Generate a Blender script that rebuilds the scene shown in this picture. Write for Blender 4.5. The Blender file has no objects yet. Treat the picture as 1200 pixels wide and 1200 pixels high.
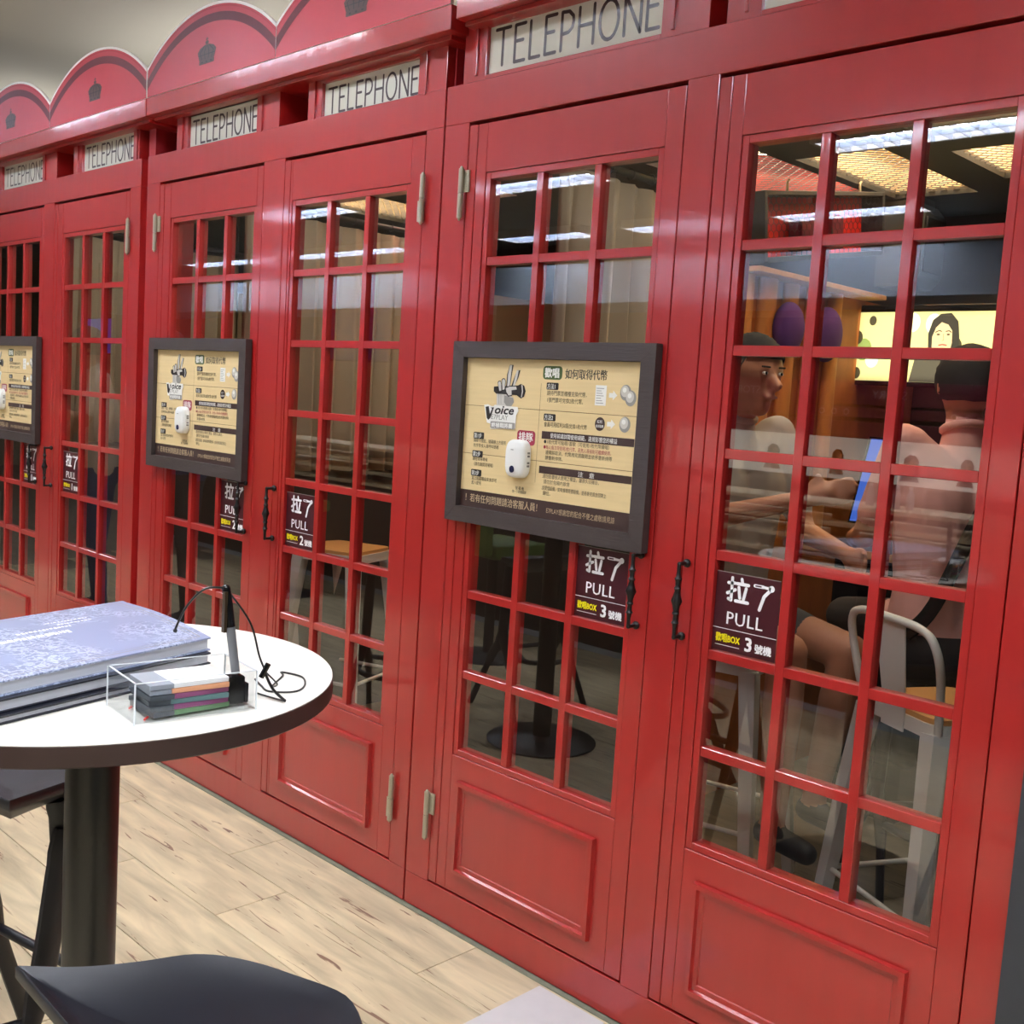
import bpy, bmesh, math, random
from math import sin, cos, pi, radians, sqrt, atan2
from mathutils import Vector, Matrix
random.seed(7)
S = bpy.context.scene
COL = S.collection
# ------------------------------------------------------------------ camera
def RZ(a): return Matrix.Rotation(a, 3, 'Z')
def RX(a): return Matrix.Rotation(a, 3, 'X')
def RY(a): return Matrix.Rotation(a, 3, 'Y')
cd = bpy.data.cameras.new('camera'); cam = bpy.data.objects.new('camera', cd); COL.objects.link(cam)
cd.sensor_width = 36; cd.lens = 1273.9/1200*36; cd.clip_start = .02; cd.clip_end = 60
R = RZ(radians(44.263)) @ RX(radians(-5.927)) @ RY(radians(-3.566))
M = Matrix((( R[0][0], R[0][2], -R[0][1]), (R[1][0], R[1][2], -R[1][1]), (R[2][0], R[2][2], -R[2][1])))
cam.matrix_world = Matrix.Translation((2.313, -2.0169, 1.4867)) @ M.to_4x4()
S.camera = cam
# ------------------------------------------------------------------ world, exposure
w = bpy.data.worlds.new('world'); S.world = w; w.use_nodes = True
w.node_tree.nodes['Background'].inputs[0].default_value = (.9, .93, 1, 1)
w.node_tree.nodes['Background'].inputs[1].default_value = .25
S.view_settings.view_transform = 'Standard'; S.view_settings.look = 'None'
S.view_settings.gamma = 1; S.view_settings.use_curve_mapping = False
S.view_settings.exposure = 0.0
HALL_W = 84.0      # watts of one ceiling troffer
COVE = 11.0        # watts per metre of cove tube half length
BOOTH_W = 7.0  # watts of the fill lamp added in each booth
STRIP = 13.0       # radiance of the tubes behind the louvres

# ------------------------------------------------------------------ materials
def lin(c):
    return tuple(((v/255)/12.92 if v/255 <= .04045 else ((v/255+.055)/1.055)**2.4) for v in c) + (1,)
MATS = {}
def mat(name, rgb, rough=.5, metal=0, coat=0, emit=0, alpha=None, bump=0, bscale=40, var=0, vscale=(6, 6, 6), spec=None, trans=0, coatr=.05, ior=None):
    if name in MATS: return MATS[name]
    m = bpy.data.materials.new(name); m.use_nodes = True; nt = m.node_tree; b = nt.nodes['Principled BSDF']
    c = lin(rgb); b.inputs['Base Color'].default_value = c
    b.inputs['Roughness'].default_value = rough; b.inputs['Metallic'].default_value = metal
    b.inputs['Coat Weight'].default_value = coat; b.inputs['Coat Roughness'].default_value = coatr
    if spec is not None: b.inputs['Specular IOR Level'].default_value = spec
    if trans: b.inputs['Transmission Weight'].default_value = trans
    if ior: b.inputs['IOR'].default_value = ior
    if emit:
        b.inputs['Emission Color'].default_value = c; b.inputs['Emission Strength'].default_value = emit
    if bump or var:
        tc = nt.nodes.new('ShaderNodeTexCoord'); mp = nt.nodes.new('ShaderNodeMapping'); mp.inputs['Scale'].default_value = vscale
        nt.links.new(tc.outputs['Object'], mp.inputs[0])
        n = nt.nodes.new('ShaderNodeTexNoise'); n.inputs['Scale'].default_value = bscale if bump else 3; n.inputs['Detail'].default_value = 4
        nt.links.new(mp.outputs[0], n.inputs[0])
        if bump:
            bp = nt.nodes.new('ShaderNodeBump'); bp.inputs['Strength'].default_value = bump; bp.inputs['Distance'].default_value = .002
            nt.links.new(n.outputs[0], bp.inputs['Height']); nt.links.new(bp.outputs[0], b.inputs['Normal'])
            if coat: nt.links.new(bp.outputs[0], b.inputs['Coat Normal'])
        if var:
            n2 = nt.nodes.new('ShaderNodeTexNoise'); n2.inputs['Scale'].default_value = 3; n2.inputs['Detail'].default_value = 6
            nt.links.new(mp.outputs[0], n2.inputs[0])
            mx = nt.nodes.new('ShaderNodeMix'); mx.data_type = 'RGBA'
            mx.inputs[6].default_value = tuple(max(0, v*(1-var)) for v in c[:3])+(1,); mx.inputs[7].default_value = tuple(min(1, v*(1+var)) for v in c[:3])+(1,)
            nt.links.new(n2.outputs[0], mx.inputs[0]); nt.links.new(mx.outputs[2], b.inputs['Base Color'])
    MATS[name] = m; return m
RED = mat('red gloss paint', (160, 27, 25), .36, coat=.9, coatr=.07, bump=.28, bscale=3.2, var=.10, vscale=(8, 8, 1.0))
RED2 = mat('matt red paint', (150, 24, 30), .6)
REDP = mat('printed red board', (176, 48, 56), .45, var=.06)
REDD = mat('dark print arc', (92, 20, 28), .5)
REDM = mat('mid print arc', (160, 36, 46), .5)
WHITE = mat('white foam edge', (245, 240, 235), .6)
BRASS = mat('aged nickel hinge', (176, 168, 146), .32, metal=.35)
IRON = mat('black wrought iron', (26, 23, 23), .42, metal=.4, spec=.6)
SIGNW = mat('opal sign glass', (226, 224, 208), .06, coat=1, coatr=.01, spec=.7)
INK = mat('brown black ink', (46, 22, 20), .35)
STK = mat('plum sticker vinyl', (66, 22, 30), .3, spec=.5)
STW = mat('white sticker print', (250, 250, 252), .4)
STY = mat('yellow sticker print', (236, 222, 10), .4)
FRAME = mat('dark stained frame', (62, 52, 50), .5, bump=.5, bscale=8, var=.15, vscale=(3, 3, 30))
FRAMEH = mat('dark stained frame horizontal', (62, 52, 50), .5, bump=.5, bscale=8, var=.15, vscale=(3, 3, 30))
SHEET = mat('printed pale wood sheet', (226, 200, 148), .45, var=.10, vscale=(2, 2, 40))
SHBAR = mat('printed dark bar', (62, 42, 38), .45)
PK = mat('print black', (40, 34, 32), .45)
PW = mat('print white', (238, 236, 230), .45)
PG = mat('print grey', (150, 146, 140), .45)
PL = mat('print light grey', (205, 200, 192), .45)
PGN = mat('print green', (74, 92, 48), .45)
PRD = mat('print crimson', (158, 40, 66), .45)
PBR = mat('print brown', (120, 84, 52), .45)
PTAN = mat('print tan lettering', (196, 172, 136), .45)
PLAST = mat('white plastic', (236, 236, 232), .3)
NAVY = mat('dark blue button', (20, 22, 60), .3)
TTOP = mat('white laminate', (238, 234, 224), .38)
TEDGE = mat('dark brown edge band', (58, 42, 38), .4)
TBLK = mat('black powder coat', (20, 20, 22), .34, spec=.6)
STOOLM = mat('black plastic', (30, 31, 38), .4, bump=.2, bscale=300)
WMET = mat('white painted steel', (240, 236, 228), .4)
WOODS = mat('light ply seat', (222, 164, 98), .45, var=.12, vscale=(1, 8, 8))
BLACKP = mat('black gloss plastic', (14, 14, 15), .2)
CORD = mat('black cord', (14, 13, 14), .4)
PAGE = mat('page edges', (196, 200, 208), .5, var=.25, vscale=(.2, .2, 60))
NAVB = mat('navy binder cover', (24, 26, 38), .35)
CEILM = mat('grey ceiling paint', (166, 160, 146), .85, var=.08, vscale=(.3, .3, .3))
WALLB = mat('beige hall wall', (170, 156, 130), .8)
SOFF = mat('pale blue soffit', (190, 204, 222), .7)
DARKW = mat('charcoal wall', (52, 54, 58), .6)
INTW = mat('dark booth lining', (52, 44, 40), .7)
INTC = mat('dark booth ceiling', (66, 63, 58), .7)
CURT = mat('beige curtain cloth', (170, 154, 132), .85, bump=.2, bscale=200)
FUR = mat('orange brown timber', (170, 96, 44), .6, var=.35, vscale=(6, 6, 2), bump=.4, bscale=12)
PURP = mat('violet plush', (88, 44, 130), .9, bump=.6, bscale=60)
LEDGE = mat('pale timber ledge', (200, 150, 100), .5)
CAGE = mat('dark cage metal', (40, 38, 36), .5)
CAGER = mat('red lit cage lining', (250, 40, 30), .6)
SPK = mat('charcoal speaker', (62, 60, 54), .6, bump=.5, bscale=300)
SCRK = mat('dark screen', (10, 12, 18), .12)
SCRB = mat('blue screen', (50, 90, 220), .3, emit=.9)
SCRN = mat('deep blue screen', (20, 30, 80), .3, emit=.5)
MAROON = mat('maroon panel', (120, 30, 56), .5)
MARD = mat('dark maroon strip', (52, 18, 30), .5)
CREAM = mat('cream board', (224, 206, 172), .5)
BANN = mat('backlit photo banner', (226, 222, 210), .5, emit=1.3)
SKIN = mat('skin', (180, 122, 92), .5); HAIR = mat('black hair', (18, 15, 14), .85, bump=1, bscale=60, vscale=(1, 1, .2))
GREENS = mat('olive green vinyl', (92, 118, 52), .5)
CNTR = mat('dark brown counter', (44, 34, 30), .5)
KICK = mat('pale metal kick strip', (170, 182, 196), .4)

def glass_mat():
    m = bpy.data.materials.new('door glass'); m.use_nodes = True; nt = m.node_tree; nt.nodes.clear()
    o = nt.nodes.new('ShaderNodeOutputMaterial'); mx = nt.nodes.new('ShaderNodeMixShader')
    t = nt.nodes.new('ShaderNodeBsdfTransparent'); t.inputs[0].default_value = (.93, .94, .93, 1)
    g = nt.nodes.new('ShaderNodeBsdfGlossy'); g.inputs['Roughness'].default_value = .004
    f = nt.nodes.new('ShaderNodeFresnel'); f.inputs[0].default_value = 2.15
    ge = nt.nodes.new('ShaderNodeNewGeometry'); s = nt.nodes.new('ShaderNodeMath'); s.operation = 'SUBTRACT'; s.inputs[0].default_value = 1
    mu = nt.nodes.new('ShaderNodeMath'); mu.operation = 'MULTIPLY'
    nt.links.new(ge.outputs['Backfacing'], s.inputs[1]); nt.links.new(f.outputs[0], mu.inputs[0]); nt.links.new(s.outputs[0], mu.inputs[1])
    nt.links.new(mu.outputs[0], mx.inputs[0]); nt.links.new(t.outputs[0], mx.inputs[1]); nt.links.new(g.outputs[0], mx.inputs[2])
    nt.links.new(mx.outputs[0], o.inputs[0]); return m
GLASS = glass_mat()
ACR = bpy.data.materials.new('clear acrylic'); ACR.use_nodes = True
def acr():
    nt = ACR.node_tree; nt.nodes.clear()
    o = nt.nodes.new('ShaderNodeOutputMaterial'); mx = nt.nodes.new('ShaderNodeMixShader')
    t = nt.nodes.new('ShaderNodeBsdfTransparent'); t.inputs[0].default_value = (.955, .965, .97, 1)
    g = nt.nodes.new('ShaderNodeBsdfGlossy'); g.inputs['Roughness'].default_value = .03
    f = nt.nodes.new('ShaderNodeFresnel'); f.inputs[0].default_value = 1.6
    ge = nt.nodes.new('ShaderNodeNewGeometry'); s = nt.nodes.new('ShaderNodeMath'); s.operation = 'SUBTRACT'; s.inputs[0].default_value = 1
    mu = nt.nodes.new('ShaderNodeMath'); mu.operation = 'MULTIPLY'
    nt.links.new(ge.outputs['Backfacing'], s.inputs[1]); nt.links.new(f.outputs[0], mu.inputs[0]); nt.links.new(s.outputs[0], mu.inputs[1])
    nt.links.new(mu.outputs[0], mx.inputs[0]); nt.links.new(t.outputs[0], mx.inputs[1]); nt.links.new(g.outputs[0], mx.inputs[2])
    nt.links.new(mx.outputs[0], o.inputs[0])
acr()
ACRE = mat('acrylic cut edge', (222, 228, 232), .2, spec=.8)

def plank_mat(name, base, dark):
    m = bpy.data.materials.new(name); m.use_nodes = True; nt = m.node_tree; L = nt.links.new; N = nt.nodes.new
    b = nt.nodes['Principled BSDF']; b.inputs['Roughness'].default_value = .42
    ge = N('ShaderNodeNewGeometry'); oi = N('ShaderNodeObjectInfo')
    ad = N('ShaderNodeVectorMath'); ad.operation = 'MULTIPLY_ADD'
    cx = N('ShaderNodeCombineXYZ'); L(oi.outputs['Random'], cx.inputs[0]); L(oi.outputs['Random'], cx.inputs[1])
    ad.inputs[1].default_value = (1, 1, 1); sc = N('ShaderNodeVectorMath'); sc.operation = 'SCALE'; sc.inputs['Scale'].default_value = 30
    L(cx.outputs[0], sc.inputs[0]); L(ge.outputs['Position'], ad.inputs[0]); L(sc.outputs[0], ad.inputs[2])
    def noise(scale, vs, det=5, dist=0.):
        mp = N('ShaderNodeMapping'); mp.inputs['Scale'].default_value = vs; L(ad.outputs[0], mp.inputs[0])
        n = N('ShaderNodeTexNoise'); n.inputs['Scale'].default_value = scale; n.inputs['Detail'].default_value = det; n.inputs['Distortion'].default_value = dist
        L(mp.outputs[0], n.inputs[0]); return n
    n1 = noise(3.2, (1, 6, 1), 8, .6); n2 = noise(3.6, (1, 11, 1), 7, 1.6); n3 = noise(1.6, (1, 2.5, 1), 3)
    r1 = N('ShaderNodeValToRGB'); L(n1.outputs[0], r1.inputs[0])
    e = r1.color_ramp.elements; e[0].position = .3; e[0].color = lin([v*.86 for v in base]); e[1].position = .7; e[1].color = lin([min(255, v*1.09) for v in base])
    r2 = N('ShaderNodeValToRGB'); L(n2.outputs[0], r2.inputs[0]); e = r2.color_ramp.elements
    e[0].position = .325; e[0].color = (1, 1, 1, 1); e[1].position = .37; e[1].color = (0, 0, 0, 1)
    mx = N('ShaderNodeMix'); mx.data_type = 'RGBA'; L(r2.outputs[0], mx.inputs[0]); L(r1.outputs[0], mx.inputs[6]); mx.inputs[7].default_value = lin(dark)
    r3 = N('ShaderNodeMapRange'); L(n3.outputs[0], r3.inputs[0]); r3.inputs[3].default_value = .86; r3.inputs[4].default_value = 1.1
    mm = N('ShaderNodeMix'); mm.data_type = 'RGBA'; mm.blend_type = 'MULTIPLY'; mm.inputs[0].default_value = 1
    L(mx.outputs[2], mm.inputs[6]); L(r3.outputs[0], mm.inputs[7]); L(mm.outputs[2], b.inputs['Base Color'])
    bp = N('ShaderNodeBump'); bp.inputs['Strength'].default_value = .15; bp.inputs['Distance'].default_value = .002
    L(n2.outputs[0], bp.inputs['Height']); L(bp.outputs[0], b.inputs['Normal'])
    return m
PLANK = plank_mat('pale oak laminate', (206, 190, 156), (128, 98, 78))
INFL = plank_mat('grey brown booth floor', (128, 118, 102), (80, 72, 60))

def cover_mat():
    m = bpy.data.materials.new('blue grey lace cover'); m.use_nodes = True; nt = m.node_tree; L = nt.links.new; N = nt.nodes.new
    b = nt.nodes['Principled BSDF']; b.inputs['Roughness'].default_value = .38; b.inputs['Coat Weight'].default_value = .15
    tc = N('ShaderNodeTexCoord'); v = N('ShaderNodeTexVoronoi'); v.feature = 'DISTANCE_TO_EDGE'; v.inputs['Scale'].default_value = 60
    n = N('ShaderNodeTexNoise'); n.inputs['Scale'].default_value = 45; n.inputs['Detail'].default_value = 6
    mxv = N('ShaderNodeMix'); mxv.data_type = 'VECTOR'; mxv.inputs[0].default_value = .06
    L(tc.outputs['Object'], mxv.inputs[4]); L(n.outputs['Color'], mxv.inputs[5]); L(tc.outputs['Object'], n.inputs[0]); L(mxv.outputs[1], v.inputs[0])
    n2 = N('ShaderNodeTexNoise'); n2.inputs['Scale'].default_value = 7; L(tc.outputs['Object'], n2.inputs[0])
    r = N('ShaderNodeValToRGB'); L(v.outputs[0], r.inputs[0]); e = r.color_ramp.elements
    e[0].position = .02; e[0].color = lin((186, 196, 222)); e[1].position = .16; e[1].color = lin((126, 136, 166))
    mk = N('ShaderNodeValToRGB'); L(n2.outputs[0], mk.inputs[0]); mk.color_ramp.elements[0].position = .45; mk.color_ramp.elements[1].position = .55
    mx = N('ShaderNodeMix'); mx.data_type = 'RGBA'; L(mk.outputs[0], mx.inputs[0]); mx.inputs[6].default_value = lin((142, 152, 184)); L(r.outputs[0], mx.inputs[7])
    L(mx.outputs[2], b.inputs['Base Color']); return m
COVER = cover_mat()

# ------------------------------------------------------------------ mesh builder
class MB:
    def __init__(s): s.v = []; s.f = []; s.m = []; s.mats = []
    def mi(s, m):
        if m not in s.mats: s.mats.append(m)
        return s.mats.index(m)
    def add(s, vs, fs, m):
        o = len(s.v); s.v += [tuple(p) for p in vs]; k = s.mi(m)
        for f in fs: s.f.append(tuple(o+i for i in f)); s.m.append(k)
        return s
    def box(s, x0, x1, y0, y1, z0, z1, m):
        v = [(x0, y0, z0), (x1, y0, z0), (x1, y1, z0), (x0, y1, z0), (x0, y0, z1), (x1, y0, z1), (x1, y1, z1), (x0, y1, z1)]
        return s.add(v, [(0, 3, 2, 1), (4, 5, 6, 7), (0, 1, 5, 4), (1, 2, 6, 5), (2, 3, 7, 6), (3, 0, 4, 7)], m)
    def poly(s, pts, y, m):        # flat print in the x-z plane, facing -y
        a = sum(pts[i][0]*pts[(i+1) % len(pts)][1]-pts[(i+1) % len(pts)][0]*pts[i][1] for i in range(len(pts)))
        if a < 0: pts = pts[::-1]
        return s.add([(p[0], y, p[1]) for p in pts], [tuple(range(len(pts)))], m)
    def rect(s, x0, x1, z0, z1, y, m): return s.poly([(x0, z0), (x1, z0), (x1, z1), (x0, z1)], y, m)
    def rrect(s, x0, x1, z0, z1, r, y, m, n=4):
        p = []
        for cx, cz, a0 in ((x1-r, z0+r, -90), (x1-r, z1-r, 0), (x0+r, z1-r, 90), (x0+r, z0+r, 180)):
            for i in range(n+1):
                a = radians(a0+90*i/n); p.append((cx+r*cos(a), cz+r*sin(a)))
        return s.poly(p, y, m)
    def disc(s, cx, cz, rx, rz, y, m, n=20): return s.poly([(cx+rx*cos(2*pi*i/n), cz+rz*sin(2*pi*i/n)) for i in range(n)], y, m)
    def stroke(s, pts, w, y, m, cap=True):
        h = w/2
        for (a, b), (c, d) in zip(pts, pts[1:]):
            L = math.hypot(c-a, d-b) or 1; nx, nz = -(d-b)/L*h, (c-a)/L*h
            s.poly([(a-nx, b-nz), (c-nx, d-nz), (c+nx, d+nz), (a+nx, b+nz)], y, m)
        for i, (a, b) in enumerate(pts):
            if cap or 0 < i < len(pts)-1: s.disc(a, b, h, h, y+.00002*(i % 2+1), m, 10)
        return s
    def prism(s, pts, y0, y1, m, side=None):   # pts counterclockwise seen from -y
        n = len(pts); a = sum(pts[i][0]*pts[(i+1) % n][1]-pts[(i+1) % n][0]*pts[i][1] for i in range(n))
        if a < 0: pts = pts[::-1]
        v = [(p[0], y0, p[1]) for p in pts]+[(p[0], y1, p[1]) for p in pts]
        s.add(v, [tuple(range(n)), tuple(range(2*n-1, n-1, -1))], m)
        return s.add(v, [(i, i+n, (i+1) % n+n, (i+1) % n) for i in range(n)], side or m)
    def slab(s, pts, z0, z1, m, side=None, top=None):     # pts ccw in x-y
        n = len(pts); v = [(p[0], p[1], z0) for p in pts]+[(p[0], p[1], z1) for p in pts]
        s.add(v, [tuple(range(n-1, -1, -1))], m); s.add(v, [tuple(range(n, 2*n))], top or m)
        return s.add(v, [(i, (i+1) % n, (i+1) % n+n, i+n) for i in range(n)], side or m)
    def tube(s, pts, r, m, n=10, caps=True, flat=1.):
        pts = [Vector(p) for p in pts]; rs = r if isinstance(r, (list, tuple)) else [r]*len(pts)
        vs = []; t0 = (pts[1]-pts[0]).normalized(); up = Vector((0, 0, 1)) if abs(t0.z) < .9 else Vector((1, 0, 0))
        a = t0.cross(up).normalized()
        for i, p in enumerate(pts):
            t = ((pts[min(i+1, len(pts)-1)]-pts[i]).normalized()+(pts[i]-pts[max(i-1, 0)]).normalized())
            t = t.normalized() if t.length > 1e-6 else t0
            a = (a-t*a.dot(t)).normalized(); b = t.cross(a)
            for k in range(n):
                an = 2*pi*k/n+pi/n; vs.append(p+a*cos(an)*rs[i]+b*sin(an)*rs[i]*flat)
        fs = [(i*n+k, i*n+(k+1) % n, (i+1)*n+(k+1) % n, (i+1)*n+k) for i in range(len(pts)-1) for k in range(n)]
        if caps: fs += [tuple(range(n-1, -1, -1)), tuple(range((len(pts)-1)*n, len(pts)*n))]
        return s.add(vs, fs, m)
    def lathe(s, prof, m, c=(0, 0, 0), n=32):
        vs = [(c[0]+r*cos(2*pi*k/n), c[1]+r*sin(2*pi*k/n), c[2]+z) for r, z in prof for k in range(n)]
        q = len(prof); fs = [(i*n+k, i*n+(k+1) % n, (i+1)*n+(k+1) % n, (i+1)*n+k) for i in range(q-1) for k in range(n)]
        fs += [tuple(range(n-1, -1, -1)), tuple(range((q-1)*n, q*n))]
        return s.add(vs, fs, m)
    def ball(s, c, rx, ry, rz, m, n=14, k=8, rot=None):
        vs = []; 
        for i in range(1, k):
            t = pi*i/k
            for j in range(n):
                p = Vector((rx*sin(t)*cos(2*pi*j/n), ry*sin(t)*sin(2*pi*j/n), rz*cos(t)))
                if rot: p = rot @ p
                vs.append(Vector(c)+p)
        T = Vector((0, 0, rz)); B = Vector((0, 0, -rz))
        if rot: T = rot @ T; B = rot @ B
        vs += [Vector(c)+T, Vector(c)+B]; t = len(vs)-2; b = t+1
        fs = [(t, j, (j+1) % n) for j in range(n)]+[(b, (k-2)*n+(j+1) % n, (k-2)*n+j) for j in range(n)]
        fs += [(i*n+j, (i+1)*n+j, (i+1)*n+(j+1) % n, i*n+(j+1) % n) for i in range(k-2) for j in range(n)]
        return s.add(vs, fs, m)
    def xf(s, mtx, start=0):
        s.v = s.v[:start]+[tuple(mtx @ Vector(p)) for p in s.v[start:]]; return s
    def mesh(s, name, bevel=0, smooth=None, seg=1):
        me = bpy.data.meshes.new(name); me.from_pydata(s.v, [], s.f)
        for m in s.mats: me.materials.append(m)
        for p, k in zip(me.polygons, s.m): p.material_index = k
        if bevel:
            bm = bmesh.new(); bm.from_mesh(me); bm.normal_update()
            es = [e for e in bm.edges if len(e.link_faces) == 2 and e.calc_face_angle(0) > .5]
            bmesh.ops.bevel(bm, geom=es, offset=bevel, segments=seg, affect='EDGES', profile=.7, clamp_overlap=True)
            bm.to_mesh(me); bm.free()
        if smooth is not None:
            for p in me.polygons: p.use_smooth = True
            me.set_sharp_from_angle(angle=radians(smooth))
        me.update(); return me
    def build(s, name, parent=None, bevel=0, smooth=None, seg=1, loc=None):
        # recentre so every object has its own origin
        xs = [[p[i] for p in s.v] for i in range(3)]; c = [(min(a)+max(a))/2 for a in xs]
        s.v = [(p[0]-c[0], p[1]-c[1], p[2]-c[2]) for p in s.v]
        o = bpy.data.objects.new(name, s.mesh(name, bevel, smooth, seg)); COL.objects.link(o)
        o.location = c
        if parent: o.parent = parent
        return o
def own(o):
    """put a part at the origin of its parent's parent frame (parts of parts keep thing coordinates)"""
    return o
def sub(o, parent):          # parent a sub-part built in thing coordinates to a part
    o.parent = parent; o.location = Vector(o.location)-Vector(parent.location); return o
def thing(name, label, cat, loc=(0, 0, 0), rz=0, group=None):
    o = bpy.data.objects.new(name, None); COL.objects.link(o); o.empty_display_size = .1
    o.location = loc; o.rotation_euler = (0, 0, rz); return tag(o, label, cat, group)
def tag(o, label, cat, group=None):
    o['label'] = label; o['category'] = cat
    if group: o['group'] = group
    return o
def struct(o): o['kind'] = 'structure'; return o
def copy_tree(o, parent=None):
    c = o.copy(); COL.objects.link(c); c.parent = parent
    for ch in [x for x in bpy.data.objects if x.parent == o]: copy_tree(ch, c)
    return c
BOXC = {}
def boxo(name, x0, x1, y0, y1, z0, z1, m, parent=None, bevel=0, kind=None):
    key = (round(x1-x0, 4), round(y1-y0, 4), round(z1-z0, 4), m.name, bevel)
    if key not in BOXC:
        a, b, c = (x1-x0)/2, (y1-y0)/2, (z1-z0)/2
        BOXC[key] = MB().box(-a, a, -b, b, -c, c, m).mesh(name, bevel)
    o = bpy.data.objects.new(name, BOXC[key]); COL.objects.link(o)
    o.location = ((x0+x1)/2, (y0+y1)/2, (z0+z1)/2)
    if parent is not None: o.parent = parent
    if kind: o['kind'] = kind
    return o
TXT = {}
def text(mb, body, x, z, size, m, y, sx=1, bold=0, align='LEFT', ang=0, shear=0, space=1):
    key = (body, align, shear, space)
    if key not in TXT:
        c = bpy.data.curves.new('t', 'FONT'); c.body = body; c.resolution_u = 2; c.align_x = align; c.shear = shear; c.space_character = space
        o = bpy.data.objects.new('t', c); COL.objects.link(o)
        dg = bpy.context.evaluated_depsgraph_get(); me = bpy.data.meshes.new_from_object(o.evaluated_get(dg))
        TXT[key] = ([tuple(v.co) for v in me.vertices], [tuple(p.vertices) for p in me.polygons])
        bpy.data.objects.remove(o); bpy.data.curves.remove(c); bpy.data.meshes.remove(me)
    vs, fs = TXT[key]; ca, sa = cos(ang), sin(ang)
    for q in ((0, 0),) if bold < .008 else ((-1, 0), (1, 0)) if bold < .025 else ((-1, -.7), (1, -.7), (-1, .7), (1, .7)):
        out = []; e = min(bold, .03)
        for v in vs:
            a, b = v[0]*size*sx+q[0]*e*size, v[1]*size+q[1]*e*size
            out.append((x+a*ca-b*sa, y-.00003*(q[0]+2*q[1]), z+a*sa+b*ca))
        mb.add(out, fs, m)

# ------------------------------------------------------------------ the hall
struct(boxo('floor', -15, 5, -7, 0, -.06, -.008, INFL))
struct(boxo('floor_booths', -15, 5, 0, 3.1, -.06, -.001, INFL))
fl = struct(thing('floor_planks', '', ''))
del fl['label']; del fl['category']
PW_, PL_ = .2355, .914
pm = MB().box(-PL_/2+.0012, PL_/2-.0012, -PW_/2+.0012, PW_/2-.0012, -.006, 0, PLANK).mesh('plank', .0008)
k = 0
for j in range(14):
    y = -.118-.0-j*PW_ + .006
    off = (-.26, .18, .52, -.05, .33)[(j+4) % 5] if j not in (1,) else -.26
    for i in range(-7, 5):
        x = off+i*PL_+PL_/2
        if x < -6.2 or x > 4.2: continue
        o = bpy.data.objects.new('plank', pm); COL.objects.link(o); o.parent = fl; o.location = (x, y, 0)
        if k % 2: o.rotation_euler = (0, 0, pi)
        k += 1
struct(boxo('ceiling', -15, 5, -7, 3.1, 3.12, 3.2, CEILM))
struct(boxo('wall_back', -15, 5, -7, -6.9, 0, 3.12, WALLB))
struct(boxo('trim_1', -15, 5, -6.9, -6.0, 2.45, 2.83, SOFF))
struct(boxo('wall_right', 4.9, 5, -6.9, 3.1, 0, 3.12, DARKW))
struct(boxo('wall_left', -15, -14.9, -6.9, 3.1, 0, 3.12, WALLB))
struct(boxo('wall_front', 1.672, 4.9, -.02, .1, 0, 3.12, DARKW))
struct(boxo('wall_booth_left', -14.9, -3.5, 0, .1, 0, 3.12, WALLB))
struct(boxo('wall_booth_back', -14.9, 4.9, 3.0, 3.1, 0, 3.12, INTW))
# thresholds: a worn steel strip between the planks and the booths
tb = MB(); tb.box(-3.5, 1.68, -.016, .0, 0, .003, mat('worn floor strip', (120, 122, 104), .6, var=.4, vscale=(8, 3, 3)))
struct(tb.build('trim_2'))
mt = MB(); mt.slab([(.576, -.50), (.79, -.50), (.79, -.026), (.576, -.026)], .001, .003, mat('pale grey tile', (206, 204, 204), .4, var=.1))
o = mt.build('floor_tile', bevel=.0006); tag(o, 'pale grey sheet lying on the wooden floor below the nearest booth', 'mat')
# interior partitions and booth ceiling
for x in (-3.43, -1.73, -.03):
    struct(boxo('wall_partition', x, x+.06, .12, 1.42, 0, 1.12, INTW))
    struct(boxo('wall_partition', x, x+.06, 1.42, 2.98, 0, 2.0, FUR if x > -.1 else mat('tan booth wall', (150, 134, 108), .8)))
def hole_ceiling():
    z0, z1 = 2.44, 2.47
    holes = [(-.45, .04, 1.45, 2.4), (.09, .44, 1.66, 2.5), (.62, .95, 1.80, 2.3), (.62, 1.2, 1.20, 1.46), (-.05, .36, 1.18, 1.42), (-2.6, -2.1, 1.4, 2.0), (-1.72, -1.4, 1.2, 1.7), (-1.2, -.7, .95, 1.3)]
    xs = sorted({-5, 4.9} | {h[0] for h in holes} | {h[1] for h in holes}); ys = sorted({.06, 2.98} | {h[2] for h in holes} | {h[3] for h in holes})
    mb = MB()
    for a, b in zip(xs, xs[1:]):
        for c, d in zip(ys, ys[1:]):
            mx, my = (a+b)/2, (c+d)/2
            if any(h[0] < mx < h[1] and h[2] < my < h[3] for h in holes): continue
            mb.box(a, b, c, d, z0, z1, INTC)
    struct(mb.build('ceiling_booths')); return holes
HOLES = hole_ceiling()
WARM = mat('warm reflector', (255, 226, 176), .6); WTUBE = mat('warm tube', (255, 226, 176), .5, emit=22)
REDR = mat('red reflector', (230, 40, 26), .6)
MESHM = mat('expanded steel mesh', (34, 28, 24), .5)
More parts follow.
